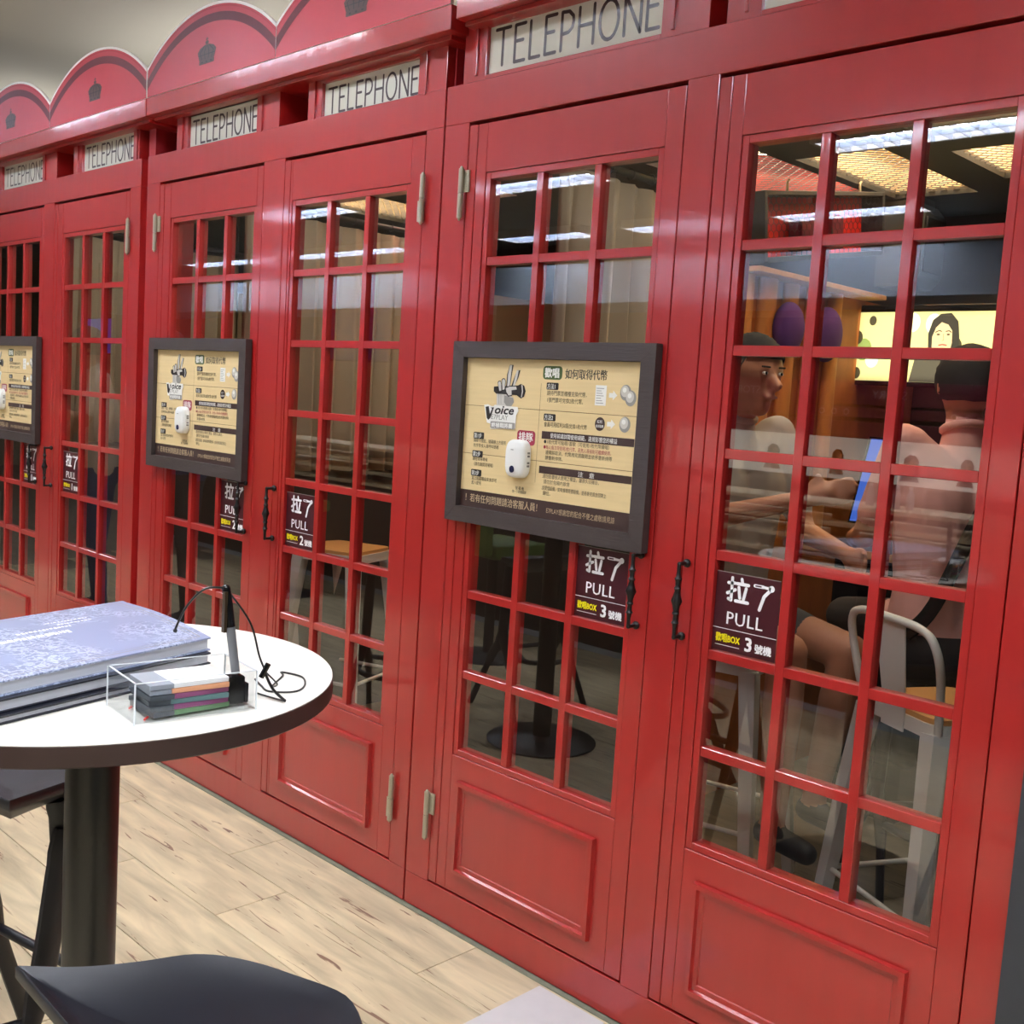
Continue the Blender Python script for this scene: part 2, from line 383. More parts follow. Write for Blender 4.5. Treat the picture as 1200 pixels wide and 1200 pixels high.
for hi, (a, b, c, d) in enumerate(HOLES):
    t = thing('ceiling_light', ['mesh covered warm light panel over the timber partition, red lined', 'mesh covered warm light panel right of the timber partition top', 'mesh covered warm light panel by the bright lamp, furthest right',
              'mesh covered warm light strip just inside the nearest door pair', 'small mesh covered light over the near end of the red cage', 'mesh covered light over the far booth',
              'mesh covered light beside the middle booth curtain rod', 'mesh covered light near the front of the middle booth'][hi], 'light', ((a+b)/2, (c+d)/2, 2.47), 0, 'warm mesh ceiling lights')
    X, Y = (b-a)/2, (d-c)/2; hm = REDR if hi in (0, 6) else WARM
    mb = MB(); mb.box(-X-.01, X+.01, -Y-.01, Y+.01, .12, .13, hm)
    for s in (-1, 1):
        mb.box(s*(X+.005)-.005, s*(X+.005)+.005, -Y, Y, 0, .12, hm); mb.box(-X, X, s*(Y+.005)-.005, s*(Y+.005)+.005, 0, .12, hm)
    mb.build('housing', t)
    mb = MB(); mb.tube([(-X*.8, -Y*.7, .08), (X*.8, Y*.7, .08)], .012, WTUBE, 8); mb.build('tube', t, smooth=40)
    mb = MB(); px, py = .052, .024
    ny = int(2*Y/py); nx = int(2*X/px)
    for j in range(ny+1):
        yy = -Y+j*py
        for i in range(nx):
            for q in range(2):
                x0 = -X+(i+q*.5)*px; x1 = x0+px/2; sgn = 1 if (q+j) % 2 else -1
                y0 = yy-sgn*py/2*.9; y1 = yy+sgn*py/2*.9
                mb.add([(x0, y0-.003, -.014), (x1, y1-.003, -.014), (x1, y1+.003, -.008), (x0, y0+.003, -.008)], [(0, 1, 2, 3)], MESHM)
    o = mb.build('mesh_grille', t); o['kind'] = 'stuff'
    ld = bpy.data.lights.new('panel light', 'AREA'); ld.shape = 'RECTANGLE'; ld.size = 2*X*.9; ld.size_y = 2*Y*.9; ld.energy = 5.0*(X*Y/.08)**.5; ld.color = (1, .86, .64)
    lo = bpy.data.objects.new('panel_lamp', ld); COL.objects.link(lo); lo.parent = t; lo.location = (0, 0, .1)

# ceiling troffers of the hall
LOUV = mat('louvre aluminium', (190, 198, 214), .25, metal=.6); TUBE = mat('cool white tube', (225, 236, 255), .5, emit=STRIP)
def troffer(x0, x1, y, z=3.12, wd=.3, label='', power=1.):
    X = (x1-x0)/2; t = thing('ceiling_light', label, 'light', ((x0+x1)/2, y, z), 0, 'fluorescent lights of the hall ceiling')
    mb = MB(); mb.box(-X, X, -wd/2, wd/2, -.012, 0, WHITE); 
    for s in (-1, 1): mb.box(-X, X, s*wd/2-.012, s*wd/2+.012, -.07, 0, WHITE); mb.box(s*X-.012, s*X+.012, -wd/2, wd/2, -.07, 0, WHITE)
    mb.build('frame', t, bevel=.002)
    for q in (-1, 1):
        m2 = MB(); m2.tube([(-X*.94, q*wd*.22, -.035), (X*.94, q*wd*.22, -.035)], .013, TUBE, 8); m2.build('tube', t, smooth=40)
    mb = MB(); n = int(2*X/.1)
    for i in range(1, n): mb.box(-X+i*.1-.002, -X+i*.1+.002, -wd/2, wd/2, -.075, -.045, LOUV)
    mb.box(-X, X, -.003, .003, -.075, -.045, LOUV); mb.build('louvre', t)
    ld = bpy.data.lights.new('troffer light', 'AREA'); ld.shape = 'RECTANGLE'; ld.size = 2*X*.95; ld.size_y = wd*.85; ld.energy = HALL_W*power*X/.6; ld.color = (.93, .96, 1)
    lo = bpy.data.objects.new('lamp', ld); COL.objects.link(lo); lo.parent = t; lo.location = (0, 0, -.02)
ROWS = [(-3.82, [(-6.85, -5.65), (-3.95, -2.75), (-1.05, .15), (1.85, 3.05)], 'middle row', 1.0),
        (-5.75, [(-11.8, -9.7), (-9.3, -7.15), (-5.6, -4.5), (-4.0, -2.9), (-2.5, -1.3)], 'row by the back wall', .8),
        (-1.75, [(1.2, 2.4), (2.9, 4.1)], 'added row in front of the booths', 1.0),  # unseen lamps added to light the table, placed clear of visible reflections
        (-1.0, [(-7.6, -6.4), (-5.0, -3.8), (-2.9, -1.7), (-1.1, .1)], 'added row close along the booths', .66)]  # unseen lamps added to brighten the dim left side of the facade
for y, xs, nm, p in ROWS:
    for i, (a, b) in enumerate(xs):
        troffer(a, b, y, label='louvred fluorescent light, number %d from the left in the %s' % (i+1, nm) if 0 else ['leftmost', 'second from left', 'third from left', 'fourth from left', 'fifth from left'][i]+' louvred fluorescent ceiling light in the '+nm, power=p)

# cove strips lying on the booth roofs and shining on the ceiling
for i, (a, b) in enumerate(((-6.4, -4.2), (-3.3, -1.9), (-1.5, -.1), (.3, 1.6))):
    t = thing('cove_light', ['long cove tube beyond the farthest booth', 'cove tube on the roof of the farthest booth', 'cove tube on the roof of the middle booth', 'cove tube on the roof of the nearest booth'][i], 'light', ((a+b)/2, .8, 2.475), 0, 'cove tubes on the booth roofs')
    X = (b-a)/2; mb = MB(); mb.box(-X, X, -.03, .03, 0, .03, WHITE); mb.build('tray', t); mb = MB(); mb.tube([(-X*.96, 0, .05), (X*.96, 0, .05)], .013, TUBE, 8); mb.build('tube', t, smooth=40)
    ld = bpy.data.lights.new('cove', 'AREA'); ld.shape = 'RECTANGLE'; ld.size = 2*X; ld.size_y = .1; ld.energy = COVE*X; ld.color = (1, .97, .92)
    lo = bpy.data.objects.new('lamp', ld); COL.objects.link(lo); lo.parent = t; lo.location = (0, 0, .07); lo.rotation_euler = (radians(180), 0, 0)
# one unseen fill lamp added inside every booth to brighten curtains and interior
for i, (a, b) in enumerate(((-2.9, -2.3), (-1.2, -.6), (.5, 1.1))):
    t = thing('added_booth_fill', 'added flat fill lamp inside the '+['farthest', 'middle', 'nearest'][i]+' booth', 'light', ((a+b)/2, .62, 2.44), 0, 'added fill lamps inside the booths')
    mb = MB(); mb.box(-.3, .3, -.06, .06, -.02, 0, WHITE); mb.build('housing', t, bevel=.003); mb = MB(); mb.box(-.28, .28, -.045, .045, -.024, -.0205, mat('fill lamp diffuser', (255, 240, 214), .5, emit=3)); mb.build('diffuser', t)
    ld = bpy.data.lights.new('booth fill light', 'AREA'); ld.shape = 'RECTANGLE'; ld.size = .55; ld.size_y = .1; ld.energy = BOOTH_W; ld.color = (1, .93, .82)
    lo = bpy.data.objects.new('lamp', ld); COL.objects.link(lo); lo.parent = t; lo.location = (0, 0, -.03)

# ------------------------------------------------------------------ phone booths
LET = {'T': [[(0, 1), (1, 1)], [(.5, 1), (.5, 0)]], 'E': [[(1, 1), (0, 1), (0, 0), (1, 0)], [(0, .56), (.8, .56)]], 'L': [[(0, 1), (0, 0), (1, 0)]],
       'P': [[(0, 0), (0, 1), (.6, .98), (.95, .84), (1, .7), (.9, .54), (.6, .44), (0, .42)]], 'H': [[(0, 0), (0, 1)], [(1, 0), (1, 1)], [(0, .52), (1, .52)]],
       'O': [[(.5+.5*cos(2*pi*i/20), .5+.5*sin(2*pi*i/20)) for i in range(21)]], 'N': [[(0, 0), (0, 1), (1, 0), (1, 1)]]}
WID = {'T': .9, 'E': .62, 'L': .6, 'P': .68, 'H': .82, 'O': 1.02, 'N': .84}
def telephone(mb, x0, x1, z0, z1, y):
    word = 'TELEPHONE'; tot = sum(WID[c] for c in word)+.33*(len(word)-1); u = (x1-x0)/tot; x = x0; h = z1-z0; wd = h*.098
    for ch in word:
        for s in LET[ch]:
            mb.stroke([(x+p[0]*WID[ch]*u, z0+p[1]*h) for p in s], wd, y, INK, cap=True)
        x += (WID[ch]+.33)*u
def arc(cx, hw, z0, zs, zt, n=24, inset=0):
    """arched outline: from left springing over the crown to the right"""
    return [(cx+(hw-inset)*cos(pi-pi*i/n*1.), zs+(zt-inset-zs)*sin(pi*i/n)**.93) for i in range(n+1)]
def arcp(cx, hw, zs, zt, ins, n=26):
    # circular segment through (cx+-hw, zs) and (cx, zt), offset inwards by ins
    h = zt-zs; r = (hw*hw+h*h)/(2*h); cz = zt-r; a0 = math.asin(hw/r); out = []
    rr = r-ins; a0 = math.asin(min(1, hw/rr))
    for i in range(n+1):
        a = -a0+2*a0*i/n; out.append((cx+rr*sin(a), cz+rr*cos(a)))
    return out
def crown(mb, cx, cz, s, y):
    K = mat('crown print', (78, 52, 44), .5); D = mat('crown print dark', (34, 18, 18), .5)
    mb.rrect(cx-.5*s, cx+.5*s, cz-.62*s, cz-.34*s, .05*s, y, K)
    mb.poly([(cx-.5*s, cz-.34*s), (cx+.5*s, cz-.34*s), (cx+.62*s, cz+.2*s), (cx+.45*s, cz+.45*s), (cx+.12*s, cz+.6*s), (cx-.12*s, cz+.6*s), (cx-.45*s, cz+.45*s), (cx-.62*s, cz+.2*s)], y, K)
    mb.disc(cx, cz+.72*s, .12*s, .12*s, y, K, 12); mb.rect(cx-.03*s, cx+.03*s, cz+.8*s, cz+1.05*s, y, K); mb.rect(cx-.09*s, cx+.09*s, cz+.9*s, cz+.96*s, y, K)
    for q in (-.36, -.12, .12, .36): mb.stroke([(cx+q*s*.9, cz-.3*s), (cx+q*s*1.25, cz+.15*s), (cx+q*s*.5, cz+.5*s)], .04*s, y-.0003, D)
    for q in (-.3, 0, .3): mb.disc(cx+q*s, cz-.48*s, .06*s, .06*s, y-.0003, D, 8)
    mb.stroke([(cx-.55*s, cz-.02*s), (cx+.55*s, cz-.02*s)], .05*s, y-.0003, D)

ZT, ZB, GT, GB, BAR = 2.212, .1, 2.057, .513, .022
PH = (GT-GB-6*BAR)/7
def handle(parent, x, z0, z1, y):
    mb = MB(); prof = [(.0045, 0), (.0045, .12), (.006, .18), (.009, .2), (.006, .23), (.0055, .3), (.0085, .33), (.006, .36), (.009, .44), (.013, .5), (.009, .56), (.006, .64), (.0085, .67), (.0055, .7), (.006, .77), (.009, .8), (.006, .82), (.0045, .88), (.0045, 1)]
    h = z1-z0
    mb.lathe([(r, z*h) for r, z in prof], IRON, (x, y-.035, z0), 12)
    for z in (z0, z1):
        mb.tube([(x, y-.035, z), (x, y-.004, z)], .0045, IRON, 8); mb.ball((x, y-.007, z), .010, .008, .010, IRON, 10, 6); mb.ball((x, y-.035, z), .0052, .0052, .0052, IRON, 8, 6)
    return mb.build('handle', parent, smooth=50)
def hinge(parent, x, z0, z1, side, y=0):
    mb = MB(); zm = (z0+z1)/2
    mb.tube([(x, y-.012, z0), (x, y-.012, zm-.001)], .0075, BRASS, 10); mb.tube([(x, y-.012, zm+.001), (x, y-.012, z1)], .0075, BRASS, 10)
    mb.ball((x, y-.012, z1), .005, .005, .007, BRASS, 8, 6); mb.ball((x, y-.012, z0), .005, .005, .007, BRASS, 8, 6)
    a, b = (x, x+side*.024); za, zb = (z0+.004, zm-.004) if side < 0 or z0 < 1 and False else ((zm+.004, z1-.004) if side > 0 else (z0+.004, zm-.004))
    mb.box(min(a, b), max(a, b), y-.006, y-.001, za, zb, BRASS)
    for z in (za+.012, zb-.012): mb.ball((x+side*.016, y-.006, z), .003, .0015, .003, BRASS, 8, 4)
    return mb.build('hinge', parent, smooth=40)
def moulding(parent, x0, x1, z0, z1, y, name='panel_moulding', m=RED):
    mb = MB(); prof = [(0, .0), (.002, -.012), (.013, -.013), (.016, -.004), (.027, -.003), (.029, .0)]   # (inset, proud)
    rings = []
    for ins, pr in prof:
        rings.append([(x0+ins, y+pr, z0+ins), (x1-ins, y+pr, z0+ins), (x1-ins, y+pr, z1-ins), (x0+ins, y+pr, z1-ins)])
    vs = [p for r in rings for p in r]; fs = []
    for i in range(len(prof)-1):
        for k in range(4): fs.append((i*4+k, i*4+(k+1) % 4, (i+1)*4+(k+1) % 4, (i+1)*4+k))
    mb.add(vs, fs, m); return mb.build(name, parent, smooth=30)
def door(booth, d0, d1, g0, g1, hs, hx, label=None):
    """d0..d1 leaf, g0..g1 glazing opening, hs = hinge side"""
    d = bpy.data.objects.new('door', None); COL.objects.link(d); d.parent = booth; d.empty_display_size = .1
    c = (d0+d1)/2; d.location = (c, 0, ZB)
    if label: d['label'] = label
    zb, zt = ZB+.006, ZT-.010; T = .045; F = .018
    def B(n, x0, x1, y0, y1, z0, z1, m=RED, bv=.0012): o = boxo(n, x0-c, x1-c, y0, y1, z0-ZB, z1-ZB, m, d, bv); return o
    B('hinge_stile', d0+.003, d0+.034, 0, T, zb, zt); 
    B('stile', d0+.0355, g0-F, .001, T, zb, zt); B('stile', g1+F, d1-.003, .001, T, zb, zt)
    B('top_rail', g0-F+.0005, g1+F-.0005, .001, T, GT+F, zt); B('bottom_panel', g0-F+.0005, g1+F-.0005, .001, T, zb, GB-F)
    # glazing frame, a hair below the face
    for n, a, b_, z0, z1 in (('glazing_frame', g0-F+.001, g0, GB-F+.001, GT+F-.001), ('glazing_frame', g1, g1+F-.001, GB-F+.001, GT+F-.001), ('glazing_frame', g0, g1, GT, GT+F-.001), ('glazing_frame', g0, g1, GB-F+.001, GB)):
        B(n, a, b_, .0035, T-.002, z0, z1)
    pw = (g1-g0-2*BAR)/3
    for k in (1, 2):
        x = g0+k*pw+(k-1)*BAR; B('glazing_bar', x, x+BAR, .0045, T-.006, GB+.0005, GT-.0005)
    for j in range(1, 7):
        z = GB+j*PH+(j-1)*BAR; B('glazing_bar', g0+.0005, g1-.0005, .006, T-.008, z, z+BAR)
    for j in range(7):
        for k in range(3):
            x = g0+k*(pw+BAR); z = GB+j*(PH+BAR)
            B('pane', x-.002, x+pw+.002, .015, .018, z-.002, z+PH+.002, GLASS, 0)
    for (z0, z1) in ((.165, .43),):
        o = moulding(d, d0+.105-c, d1-.105-c, z0-ZB, z1-ZB, .001)
    o = hinge(d, (d0-.008 if hs < 0 else d1+.008)-c, 1.96-ZB, 2.09-ZB, 1 if hs < 0 else -1)
    o = hinge(d, (d0-.008 if hs < 0 else d1+.008)-c, .23-ZB, .365-ZB, 1 if hs < 0 else -1)
    handle(d, hx-c, .978-ZB, 1.145-ZB, 0)
    return d
def sign_box(booth, x0, x1, s0, s1, zs0, zs1, z0, z1):
    """box above a door, holding the illuminated style TELEPHONE sign"""
    c = (x0+x1)/2; p = bpy.data.objects.new('sign_box', None); COL.objects.link(p); p.parent = booth; p.location = (c, 0, z0)
    def B(n, a, b, y0, y1, e, f, m=RED, bv=.001): return boxo(n, a-c, b-c, y0, y1, e-z0, f-z0, m, p, bv)
    fr = .006
    B('box_side', x0, s0-fr, .004, .2, z0, z1); B('box_side', s1+fr, x1, .004, .2, z0, z1)
    B('box_rail', s0-fr, s1+fr, .004, .2, zs1+fr, z1); B('box_rail', s0-fr, s1+fr, .004, .2, z0, zs0-fr)
    # bead round the sign
    mb = MB()
    for a, b, e, f in ((s0-.045, s0-.036, zs0-.004, zs1+.034), (s1+.036, s1+.045, zs0-.004, zs1+.034), (s0-.036, s1+.036, zs1+.026, zs1+.034)):
        mb.box(a-c, b-c, -.002, .006, e-z0, min(f, z1)-z0, RED)
    mb.build('bead', p, bevel=.001)
    B('telephone_sign', s0-fr, s1+fr, .016, .022, zs0-fr, zs1+fr, SIGNW, 0)
    mb = MB(); h = zs1-zs0; telephone(mb, s0+.03*(s1-s0)-c, s1-.02*(s1-s0)-c, zs0+h*.12-z0, zs1-h*.12-z0, .0154)
    mb.build('lettering', p)
def booth(label, x0, x1, dl, dr, signs, boxes, arches, corn, dz, hl, hr, glz):
    t = thing('telephone_booth', label, 'phone booth', (x0, 0, 0)); X = lambda v: v-x0
    def B(n, a, b, y0, y1, z0, z1, m=RED, bv=.0015, par=None): return boxo(n, X(a), X(b), y0, y1, z0, z1, m, par or t, bv)
    B('post', x0, dl[0], 0, .07, ZB, ZT); B('post', dl[1], dr[0], 0, .07, ZB, ZT); B('post', dr[1], x1, 0, .07, ZB, ZT)
    B('base_rail', x0, x1, 0, .07, .004, ZB); B('top_beam', x0, x1, 0, .07, ZT, 2.316)
    # door stops close the gaps round the leaves
    for a, b in (dl, dr):
        mb = MB(); mb.box(X(a-.01), X(a+.02), .046, .068, ZB, ZT, RED2); mb.box(X(b-.02), X(b+.01), .046, .068, ZB, ZT, RED2)
        mb.box(X(a), X(b), .046, .068, ZT-.03, ZT+.01, RED2); mb.box(X(a), X(b), .046, .068, ZB-.01, ZB+.02, RED2); mb.build('door_stop', t)
    door_l = None
    for (a, b), (g0, g1), hs, hx in ((dl, glz[0], -1, hl), (dr, glz[1], 1, hr)):
        door(t, X(a), X(b), X(g0), X(g1), hs, X(hx))
    zc = 2.44+dz
    B('recess_panel', x0+.002, x1-.002, .19, .2, 2.316, zc, RED2, 0)
    B('beam_top', x0+.002, x1-.002, .07, .2, 2.296, 2.316, RED, 0)
    for (s0, s1, a, b), (b0, b1) in zip(signs, boxes):
        sign_box(t, X(b0), X(b1), X(s0), X(s1), a, b, 2.316, zc)
    # cornice: fascia with a thin upper lip
    mb = MB(); mb.box(X(corn[0]), X(corn[1]), -.06, .2, zc, zc+.064, RED); mb.build('cornice', t, bevel=.0015)
    mb = MB(); mb.box(X(corn[0])+.004, X(corn[1])-.03, -.03, .19, zc-.012, zc, RED); mb.build('cornice_bed', t, bevel=.001)
    zb = zc+.064
    for (a, b) in arches:
        cx, hw = (a+b)/2, (b-a)/2-.0015; zs = zb+.105; zt = zb+.247
        pts = arcp(X(cx), hw, zs, zt, 0)
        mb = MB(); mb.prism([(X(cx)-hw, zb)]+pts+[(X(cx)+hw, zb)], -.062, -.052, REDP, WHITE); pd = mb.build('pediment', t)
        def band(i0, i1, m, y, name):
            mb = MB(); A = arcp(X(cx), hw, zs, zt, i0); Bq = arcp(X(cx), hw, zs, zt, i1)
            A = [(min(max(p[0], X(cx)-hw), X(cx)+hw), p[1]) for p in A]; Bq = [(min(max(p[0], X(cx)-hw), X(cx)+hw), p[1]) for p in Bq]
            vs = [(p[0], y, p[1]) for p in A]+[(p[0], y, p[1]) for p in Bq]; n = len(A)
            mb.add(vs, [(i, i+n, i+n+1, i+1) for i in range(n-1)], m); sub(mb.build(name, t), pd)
        band(.0, .009, WHITE, -.0625, 'painted_halo'); band(.014, .018, REDM, -.0625, 'printed_line'); band(.034, .062, REDD, -.0625, 'printed_arc')  # white rim band paints in the halo of light behind the arch
        mb = MB(); crown(mb, 0, 0, 1, 0); mb.v = [(X(cx)+.0+p[0]*.098, -.0626+p[1], zb+.085+p[2]*.052) for p in mb.v]; sub(mb.build('printed_crown', t), pd)
    return t
booth('nearest red telephone booth front with pull signs for machine three', .003, 1.668, (.1, .808), (.892, 1.603),
      [(.152, .713, 2.334, 2.454), (.986, 1.52, 2.334, 2.454)], [(.061, .85), (.895, 1.62)], [(.09, .935), (.935, 1.78)], (.09, 1.80), .022, .781, .911, [(.19, .738), (.978, 1.529)])
booth('middle red telephone booth front with pull signs for machine two', -1.70, -.003, (-1.6, -.892), (-.77, -.075),
      [(-1.405, -.960, 2.316, 2.422), (-.580, -.132, 2.314, 2.412)], [(-1.49, -.82), (-.66, -.008)], [(-1.597, -.753), (-.753, .071)], (-1.603, .071), 0, -.925, -.75, [(-1.496, -.948), (-.705, -.152)])
booth('farthest red telephone booth front with pull signs for machine one, cut off at left', -3.44, -1.752, (-3.364, -2.656), (-2.545, -1.838),
      [(-3.153, -2.698, 2.322, 2.425), (-2.282, -1.836, 2.319, 2.427)], [(-3.24, -2.54), (-2.37, -1.78)], [(-3.31, -2.462), (-2.462, -1.604)], (-3.35, -1.607), 0, -2.69, -2.52, [(-3.254, -2.706), (-2.44, -1.889)])
# dark filler between booths
struct(boxo('trim_3', -1.752, -1.70, .03, .2, .004, 2.44, RED2)); struct(boxo('trim_4', -.0028, .0028, .03, .2, .004, 2.44, RED2))

# ------------------------------------------------------------------ pull stickers
LA = [[(.02, .78), (.35, .80)], [(.2, 1.0), (.2, .1), (.06, .14)], [(.0, .36), (.38, .54)], [(.66, 1.0), (.70, .86)], [(.44, .80), (1.0, .80)], [(.54, .66), (.62, .24)], [(.9, .66), (.80, .2)], [(.42, .1), (1.02, .1)]]
def pull_sign(x0, z0, num, label):
    t = thing('pull_sign', label, 'sign', (x0, .0148, z0), 0, None); W, H = .160, .176
    bk = MB().box(0, W, -.0008, 0, 0, H, STK).build('backing', t)
    y = -.0014; mb = MB()
    cx, cz, w_, h_ = .030, .110, .052, .055
    for s in LA: mb.stroke([(cx+p[0]*w_, cz+p[1]*h_) for p in s], .0074, y, STW)
    # microphone shaped second character
    mb.stroke([(.098, .1565), (.118, .1565)], .0075, y, STW); mb.stroke([(.100, .1565), (.113, .1565)], .003, y-.0003, STK)
    mb.stroke([(.118, .1565), (.137, .1555)], .006, y, STW); mb.disc(.139, .1555, .0072, .0072, y, STW, 14)
    mb.stroke([(.136, .152), (.122, .136), (.113, .106)], .0078, y, STW)
    mb.build('character', t)
    mb = MB(); text(mb, 'PULL', .031, .0615, .0405, STW, y, 1.0, .012, space=1.08); mb.build('word', t)
    mb = MB(); mb.rect(0, W, .0493, .0507, y, STW); mb.stroke([(.009, .0125), (.071, .0125)], .0012, y, STW); mb.build('rule', t)
    mb = MB(); text(mb, '歡唱BOX', .009, .0215, .0205, STY, y, .74, .03); mb.build('yellow_lettering', t)
    mb = MB(); text(mb, str(num), .083, .011, .042, STW, y, 1.0, .06); text(mb, '號機', .109, .0125, .0215, STW, y, .98, .03); mb.build('white_lettering', t)
    mb = MB(); mb.rect(0, W, H-.0012, H, y, PG); mb.build('top_edge', t)
names = ['farthest booth', 'middle booth', 'nearest booth']
for b, (xl, xr) in enumerate(((-2.706-.167, -2.438), (-.948-.167, -.703), (.571, .98))):
    pull_sign(xl, .963, b+1, 'dark plum pull sticker for machine %s on the left door of the %s' % (['one', 'two', 'three'][b], names[b]))
    pull_sign(xr, .963, b+1, 'dark plum pull sticker for machine %s on the right door of the %s' % (['one', 'two', 'three'][b], names[b]))

# ------------------------------------------------------------------ framed notices
LOGO = dict(
 fin1=[(0.32, 1.573), (0.33, 1.573), (0.327, 1.549), (0.324, 1.519), (0.313, 1.518), (0.314, 1.549)],
 fin2=[(0.346, 1.56), (0.355, 1.56), (0.351, 1.543), (0.342, 1.521), (0.333, 1.52), (0.339, 1.54)],
 knuck1=[(0.28, 1.527), (0.284, 1.531), (0.29, 1.531), (0.293, 1.525), (0.296, 1.505), (0.287, 1.503)],
 knuck2=[(0.294, 1.534), (0.299, 1.538), (0.305, 1.537), (0.308, 1.531), (0.307, 1.508), (0.298, 1.506)],
 thumb=[(0.307, 1.514), (0.324, 1.519), (0.351, 1.52), (0.354, 1.512), (0.332, 1.509), (0.334, 1.495), (0.321, 1.493), (0.311, 1.503)],
 wrist=[(0.277, 1.498), (0.304, 1.503), (0.326, 1.495), (0.34, 1.489), (0.342, 1.479), (0.334, 1.468), (0.318, 1.466), (0.279, 1.468)],
 wristsh=[(0.306, 1.495), (0.321, 1.492), (0.338, 1.489), (0.342, 1.479), (0.334, 1.468), (0.318, 1.466), (0.306, 1.477)],
 mic=[(0.266, 1.516), (0.277, 1.517), (0.353, 1.522), (0.363, 1.526), (0.376, 1.522), (0.382, 1.508), (0.377, 1.494), (0.366, 1.489), (0.351, 1.497), (0.275, 1.498), (0.266, 1.504)],
 michl=[(0.365, 1.524), (0.37, 1.523), (0.373, 1.508), (0.37, 1.493), (0.367, 1.492), (0.369, 1.508)],
 vo=[(0.234, 1.467), (0.249, 1.469), (0.261, 1.465), (0.27, 1.465), (0.274, 1.469), (0.287, 1.468), (0.358, 1.467), (0.362, 1.457), (0.354, 1.445), (0.354, 1.412), (0.262, 1.405), (0.261, 1.419), (0.248, 1.421)],
 V=[(0.24, 1.462), (0.252, 1.464), (0.258, 1.444), (0.265, 1.458), (0.26, 1.461), (0.272, 1.462), (0.26, 1.433), (0.253, 1.428), (0.247, 1.433)])
FX0, FX1, FZ0, FZ1 = .117, .797, 1.150, 1.632
def notice():
    t = thing('framed_notice', '', 'notice', (FX0, -.004, FZ0)); ox, oz = FX0, FZ0
    fw, T = .042, .024
    W, H = FX1-FX0, FZ1-FZ0
    def bar(pts, m):
        mb = MB(); mb.prism(pts, -T, 0, m); mb.build('frame_bar', t, bevel=.002)
    e = .0006
    bar([(0, H), (W, H), (W-fw, H-fw), (fw, H-fw)], FRAMEH); bar([(0, 0), (fw, fw), (W-fw, fw), (W, 0)], FRAMEH)
    bar([(0, e), (0, H-e), (fw, H-fw-e), (fw, fw+e)], FRAME); bar([(W, e), (W-fw, fw+e), (W-fw, H-fw-e), (W, H-e)], FRAME)
    MB().box(fw-.006, W-fw+.006, -.008, -.001, fw-.006, H-fw+.006, SHBAR).build('backing_board', t)
    y = -.0086
    def new(): return MB()
    def fin(mb, name):
        mb.v = [(p[0]-ox, p[1], p[2]-oz) for p in mb.v]; return mb.build(name, t)
    mb = new(); mb.rect(FX0+fw+.001, FX1-fw-.003, 1.2375, FZ1-fw-.001, y+.0003, SHEET); fin(mb, 'printed_sheet')
    mb = new()
    for z in (1.463, 1.335): mb.rect(FX0+fw+.001, FX1-fw-.003, z, z+.0013, y, PBR)
    mb.rect(.4335, .4345, 1.28, 1.53, y, PBR); fin(mb, 'seam_line')
    # emblem: raised hand holding a microphone
    L = LOGO; mb = new(); q = .0003
    mb.poly(L['wrist'], y, PL); mb.poly(L['wristsh'], y-q, PG); mb.poly(L['mic'], y-2*q, PK); mb.poly(L['michl'], y-3*q, PL)
    for k in ('fin1', 'fin2'):
        P = L[k]; cx = sum(p[0] for p in P)/6; cz = sum(p[1] for p in P)/6
        mb.poly([(cx+(p[0]-cx)*1.35, cz+(p[1]-cz)*1.03) for p in P], y-q, PK); mb.poly([(cx+(p[0]-cx)*.8, p[1]) for p in P], y-2*q, PL)
    for k in ('knuck1', 'knuck2', 'thumb'):
        P = L[k]; cx = sum(p[0] for p in P)/len(P); cz = sum(p[1] for p in P)/len(P)
        mb.poly([(cx+(p[0]-cx)*1.15, cz+(p[1]-cz)*1.08) for p in P], y-3*q, PK); mb.poly([(cx+(p[0]-cx)*.85, cz+(p[1]-cz)*.88) for p in P], y-4*q, PL)
    for a in (.285, .293, .314): mb.stroke([(a, 1.498), (a+.003, 1.472)], .0014, y-2*q, PG)
    fin(mb, 'hand_emblem')
    mb = new(); mb.poly(L['vo'], y-5*q, PW); mb.poly(L['V'], y-6*q, PK)
    text(mb, 'oice', .2725, 1.4465, .031, PK, y-6*q, 1.36, .03, shear=.25)
    text(mb, 'E7PLAY', .262, 1.431, .0185, PG, y-6*q, 1.05, .01); mb.rrect(.262, .352, 1.4085, 1.4255, .003, y-6*q, PG)
    text(mb, '終極戰將團', .266, 1.4115, .0135, PW, y-7*q, 1.15, .03); fin(mb, 'word_emblem')
    mb = new(); mb.rrect(.438, .503, 1.5405, 1.574, .010, y, PGN); text(mb, '歡唱', .444, 1.5475, .026, PW, y-q, .97, .03)
    fin(mb, 'green_tag')
    mb = new(); text(mb, '如何取得代幣', .512, 1.546, .0265, PK, y, .85, .02); fin(mb, 'heading')
    # numbered tags
    for body, x, z in (('方法1', .455, 1.5185), ('方法2', .452, 1.441), ('第1步', .201, 1.379), ('第2步', .200, 1.330), ('第3步', .199, 1.2795)):
        mb = new(); mb.rrect(x-.002, x+.038, z-.003, z+.0145, .003, y, PK); text(mb, body, x, z, .0145, PW, y-q, .82, .015); fin(mb, 'step_tag')
    def ln(b, x, z, s=.0118, m=PK, sx=.86): sx *= 1.09 if x > .4 and z < 1.39 else 1.; mb = new(); text(mb, b, x, z, s, m, y, sx, .004); fin(mb, 'print_line')
    ln('請持門票至櫃檯兌換代幣，', .455, 1.502, .0135); ln('1張門票可兌換2枚代幣。', .456, 1.485, .0135)
    ln('會員可用紅利50點兌換1枚代幣', .452, 1.424, .0135, sx=.78)
    ln('請按下按鈕，號碼機上方燈亮', .2, 1.3675, .0112, sx=.84); ln('依序等候人員呼叫號碼', .2, 1.3545, .0112)
